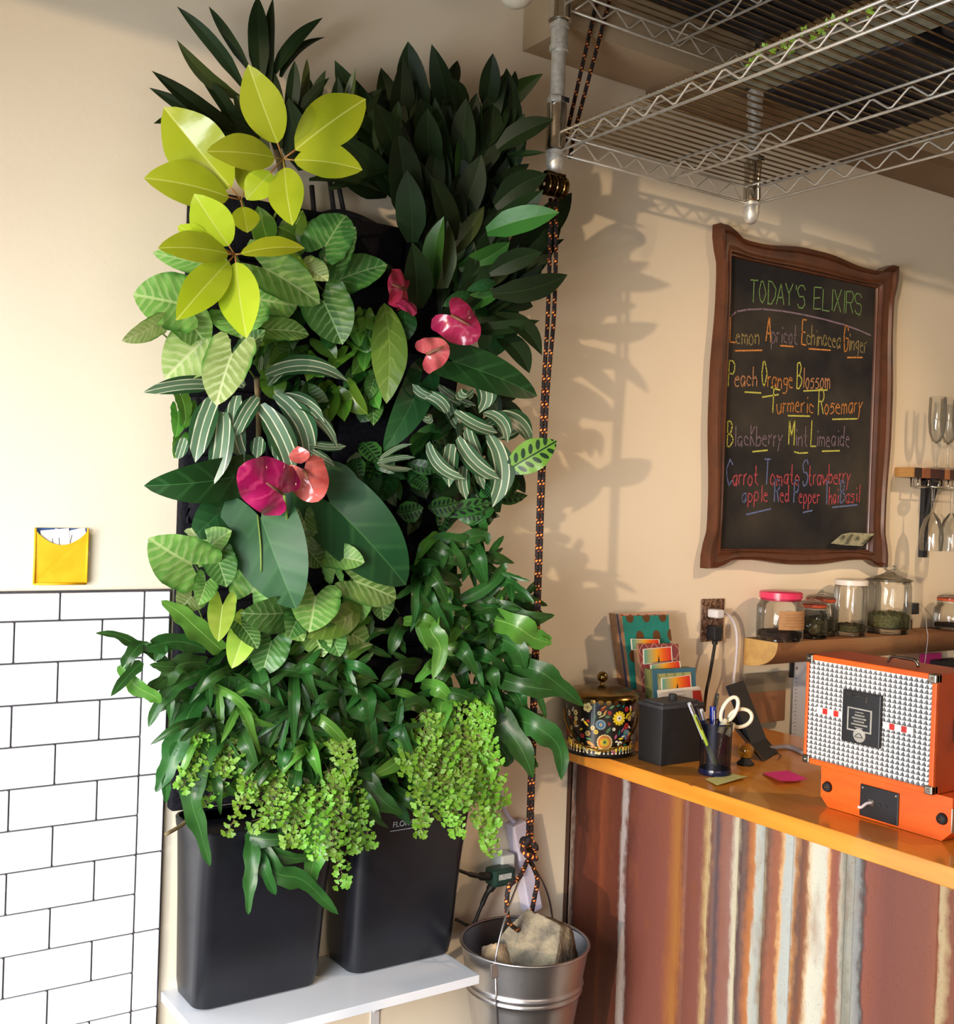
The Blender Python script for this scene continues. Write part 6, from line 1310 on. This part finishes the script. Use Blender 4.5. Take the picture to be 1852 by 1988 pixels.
for pts,w_,lob,kd in (
 (((485,1605,.18),(490,1660,.22),(485,1720,.23),(482,1776,.23)),30,(),'fer'),
 (((490,1610,.19),(530,1690,.23),(590,1710,.24),(657,1776,.25)),44,(),'fer'),
 (((492,1640,.2),(515,1690,.23),(535,1738,.23)),28,(),'fer'),
 (((485,1625,.2),(530,1630,.23),(575,1620,.23)),30,(),'fer'),
 (((495,1640,.2),(560,1665,.23),(615,1662,.23)),26,(),'fer'),
 (((600,1480,.17),(620,1600,.22),(605,1690,.22),(594,1725,.22)),44,(),'fel'),
 (((640,1480,.17),(660,1540,.2),(700,1590,.2)),34,(),'fer'),
 (((690,1460,.17),(715,1520,.2),(750,1560,.22),(782,1580,.22)),40,(),'fer'),
 (((760,1480,.17),(730,1500,.2),(690,1500,.2)),34,(),'fer'),
 (((780,1450,.17),(770,1480,.2),(705,1515,.2)),28,(),'fel'),
 (((757,1440,.17),(730,1445,.2),(698,1470,.2)),34,(),'fer'),
 (((580,1470,.17),(560,1560,.2),(540,1620,.2)),30,(),'fer'),
 (((470,1500,.15),(450,1530,.18),(400,1560,.18)),18,(),'fel'),
 (((640,1520,.17),(630,1580,.2),(620,1640,.2)),30,(),'fer')): frond(t,pts,w_,kd,lob)
for i in range(26):
    cx,cy=R.uniform(520,790),R.uniform(1420,1530); a=R.uniform(.5,2.4); Ln=R.uniform(70,120); dd=.17+R.uniform(0,.05)
    frond(t,((cx,cy,.13),(cx+Ln*.5*math.cos(a),cy+Ln*.5*math.sin(a)-5,dd+.01),(cx+Ln*math.cos(a),cy+Ln*math.sin(a),dd)),R.uniform(22,34),'fer' if R.random()<.8 else 'fel',rl=R.uniform(-.5,.5))
# ======== maidenhair ferns ========
def maiden(t,b,tip,spread,n,ls=9,droop=12):
    B=Y(*b);T=Y(*tip); mb=MB(); st=MB(); k=px(B); Lw=(T-B).length
    side=(T-B).cross(CDIR).normalized(); path=smoothpath([B,B.lerp(T,.5)+V((0,0,droop*k)),T],6); st.tube(path,.0006,3); N=len(path)-1
    ax=(T-B).normalized()
    for i in range(n):
        u=.12+.88*i/n; f=u*N; i0=min(int(f),N-1); p=path[i0].lerp(path[i0+1],f-i0); sg=1 if i%2 else -1
        Lb=spread*k*(1-u*.75)*R.uniform(.7,1.1); dr=(side*sg*.9+ax*.5+V((0,0,-.15))+CDIR*R.uniform(-.2,.4)).normalized(); e=p+dr*Lb
        st.tube([p,e],.0004,3); m_=max(1,int(Lb/(ls*1.15*k)))
        for j in range(m_+1):
            q=p.lerp(e,(j+.4)/(m_+.6))+V((R.gauss(0,1),R.gauss(0,1),R.gauss(0,1)))*.0015; r_f=ls*k*R.uniform(.55,1.0)
            if j<m_: dd=(dr*.4+side*R.choice((-1,1))*.5+ax*.6+V((0,0,-.5))).normalized()
            else: dd=(dr+V((0,0,-.3))).normalized()
            nn=(CDIR+V((R.gauss(0,.35),R.gauss(0,.2),R.gauss(0,.45)))).normalized(); sd=dd.cross(nn).normalized(); dd=nn.cross(sd).normalized()*(1 if nn.cross(sd).dot(dd)>0 else -1)
            fan=[q]+[q+(dd*math.cos(a)+sd*math.sin(a))*r_f*(1.0 if z%2 else .86)+nn*abs(math.sin(a))*r_f*.15 for z,a in enumerate((-.95,-.65,-.32,0,.32,.65,.95))]
            mb.add(fan,[(0,z,z+1) for z in range(1,7)],[(.3,.3)]+[(.9,.5+.1*z) for z in range(7)])
    for v,f,uvq in ((st.v,st.f,st.uv),):
        o=len(mb.v); mb.v+=v; mb.f+=[[o+i for i in ff] for ff in f]; mb.uv+=uvq; mb.m+=[1]*len(f)
    return mb.build('frond',[LM['mai'],M_brown],t,fixn=False)
t=plant('maidenhair_fern',(860,1430,.12),'bright green maidenhair fern cascading over the right tank')
for b,e,s_,n in (((870,1420,.15),(960,1660,.24),34,24),((880,1430,.15),(935,1600,.24),34,22),((860,1430,.15),(890,1620,.24),32,22),((900,1420,.15),(975,1560,.22),36,22),((850,1430,.15),(815,1622,.25),26,20),((840,1440,.15),(802,1545,.23),26,16),((830,1420,.15),(815,1600,.22),24,16),((900,1400,.15),(960,1480,.22),34,18),
  ((860,1390,.14),(950,1390,.2),26,14),((850,1400,.14),(860,1560,.22),36,20),((890,1410,.15),(900,1560,.24),38,22),((910,1440,.15),(960,1600,.24),32,20),((870,1400,.14),(920,1520,.2),40,22),((830,1400,.14),(810,1500,.2),34,18),((880,1400,.14),(975,1520,.22),30,18),((800,1440,.14),(790,1500,.2),24,12),((905,1385,.16),(952,1405,.2),14,10),
  ((900,1470,.15),(875,1600,.24),34,18),((930,1480,.15),(950,1640,.24),26,18),((840,1460,.15),(860,1580,.22),34,18),((850,1380,.13),(900,1450,.18),36,16),((820,1370,.13),(840,1450,.18),32,16)): maiden(t,(b[0],b[1],b[2]+.05),(e[0],e[1],e[2]+.035),s_*1.25,int(n*1.35),13)
t=plant('maidenhair_fern',(520,1480,.12),'bright green maidenhair fern spilling over the left tank and the gap between the tanks')
for b,e,s_,n in (((640,1470,.15),(665,1720,.24),32,26),((650,1480,.15),(645,1660,.24),34,22),((630,1480,.15),(690,1650,.23),30,20),((560,1490,.15),(530,1600,.22),36,20),((520,1480,.15),(440,1620,.23),20,14),((540,1500,.15),(500,1610,.22),34,18),((580,1500,.15),(580,1640,.22),36,20),((600,1510,.15),(560,1640,.22),34,18),((620,1500,.15),(612,1660,.24),34,22),
  ((660,1480,.15),(722,1645,.22),26,18),((560,1450,.14),(480,1540,.2),34,18),((450,1440,.14),(350,1530,.2),26,14),((420,1420,.13),(360,1500,.18),30,14),((470,1430,.14),(430,1500,.18),30,14),((640,1420,.15),(672,1510,.2),20,14),((650,1430,.15),(682,1490,.22),24,14),((400,1410,.13),(380,1440,.17),24,10),((500,1460,.14),(470,1560,.2),32,16),((470,1460,.14),(395,1565,.19),18,12),((680,1530,.15),(700,1640,.21),24,14),((540,1400,.13),(520,1470,.17),24,12)): maiden(t,(b[0],b[1],b[2]+.05),(e[0],e[1],e[2]+.035),s_*1.25,int(n*1.35),13)
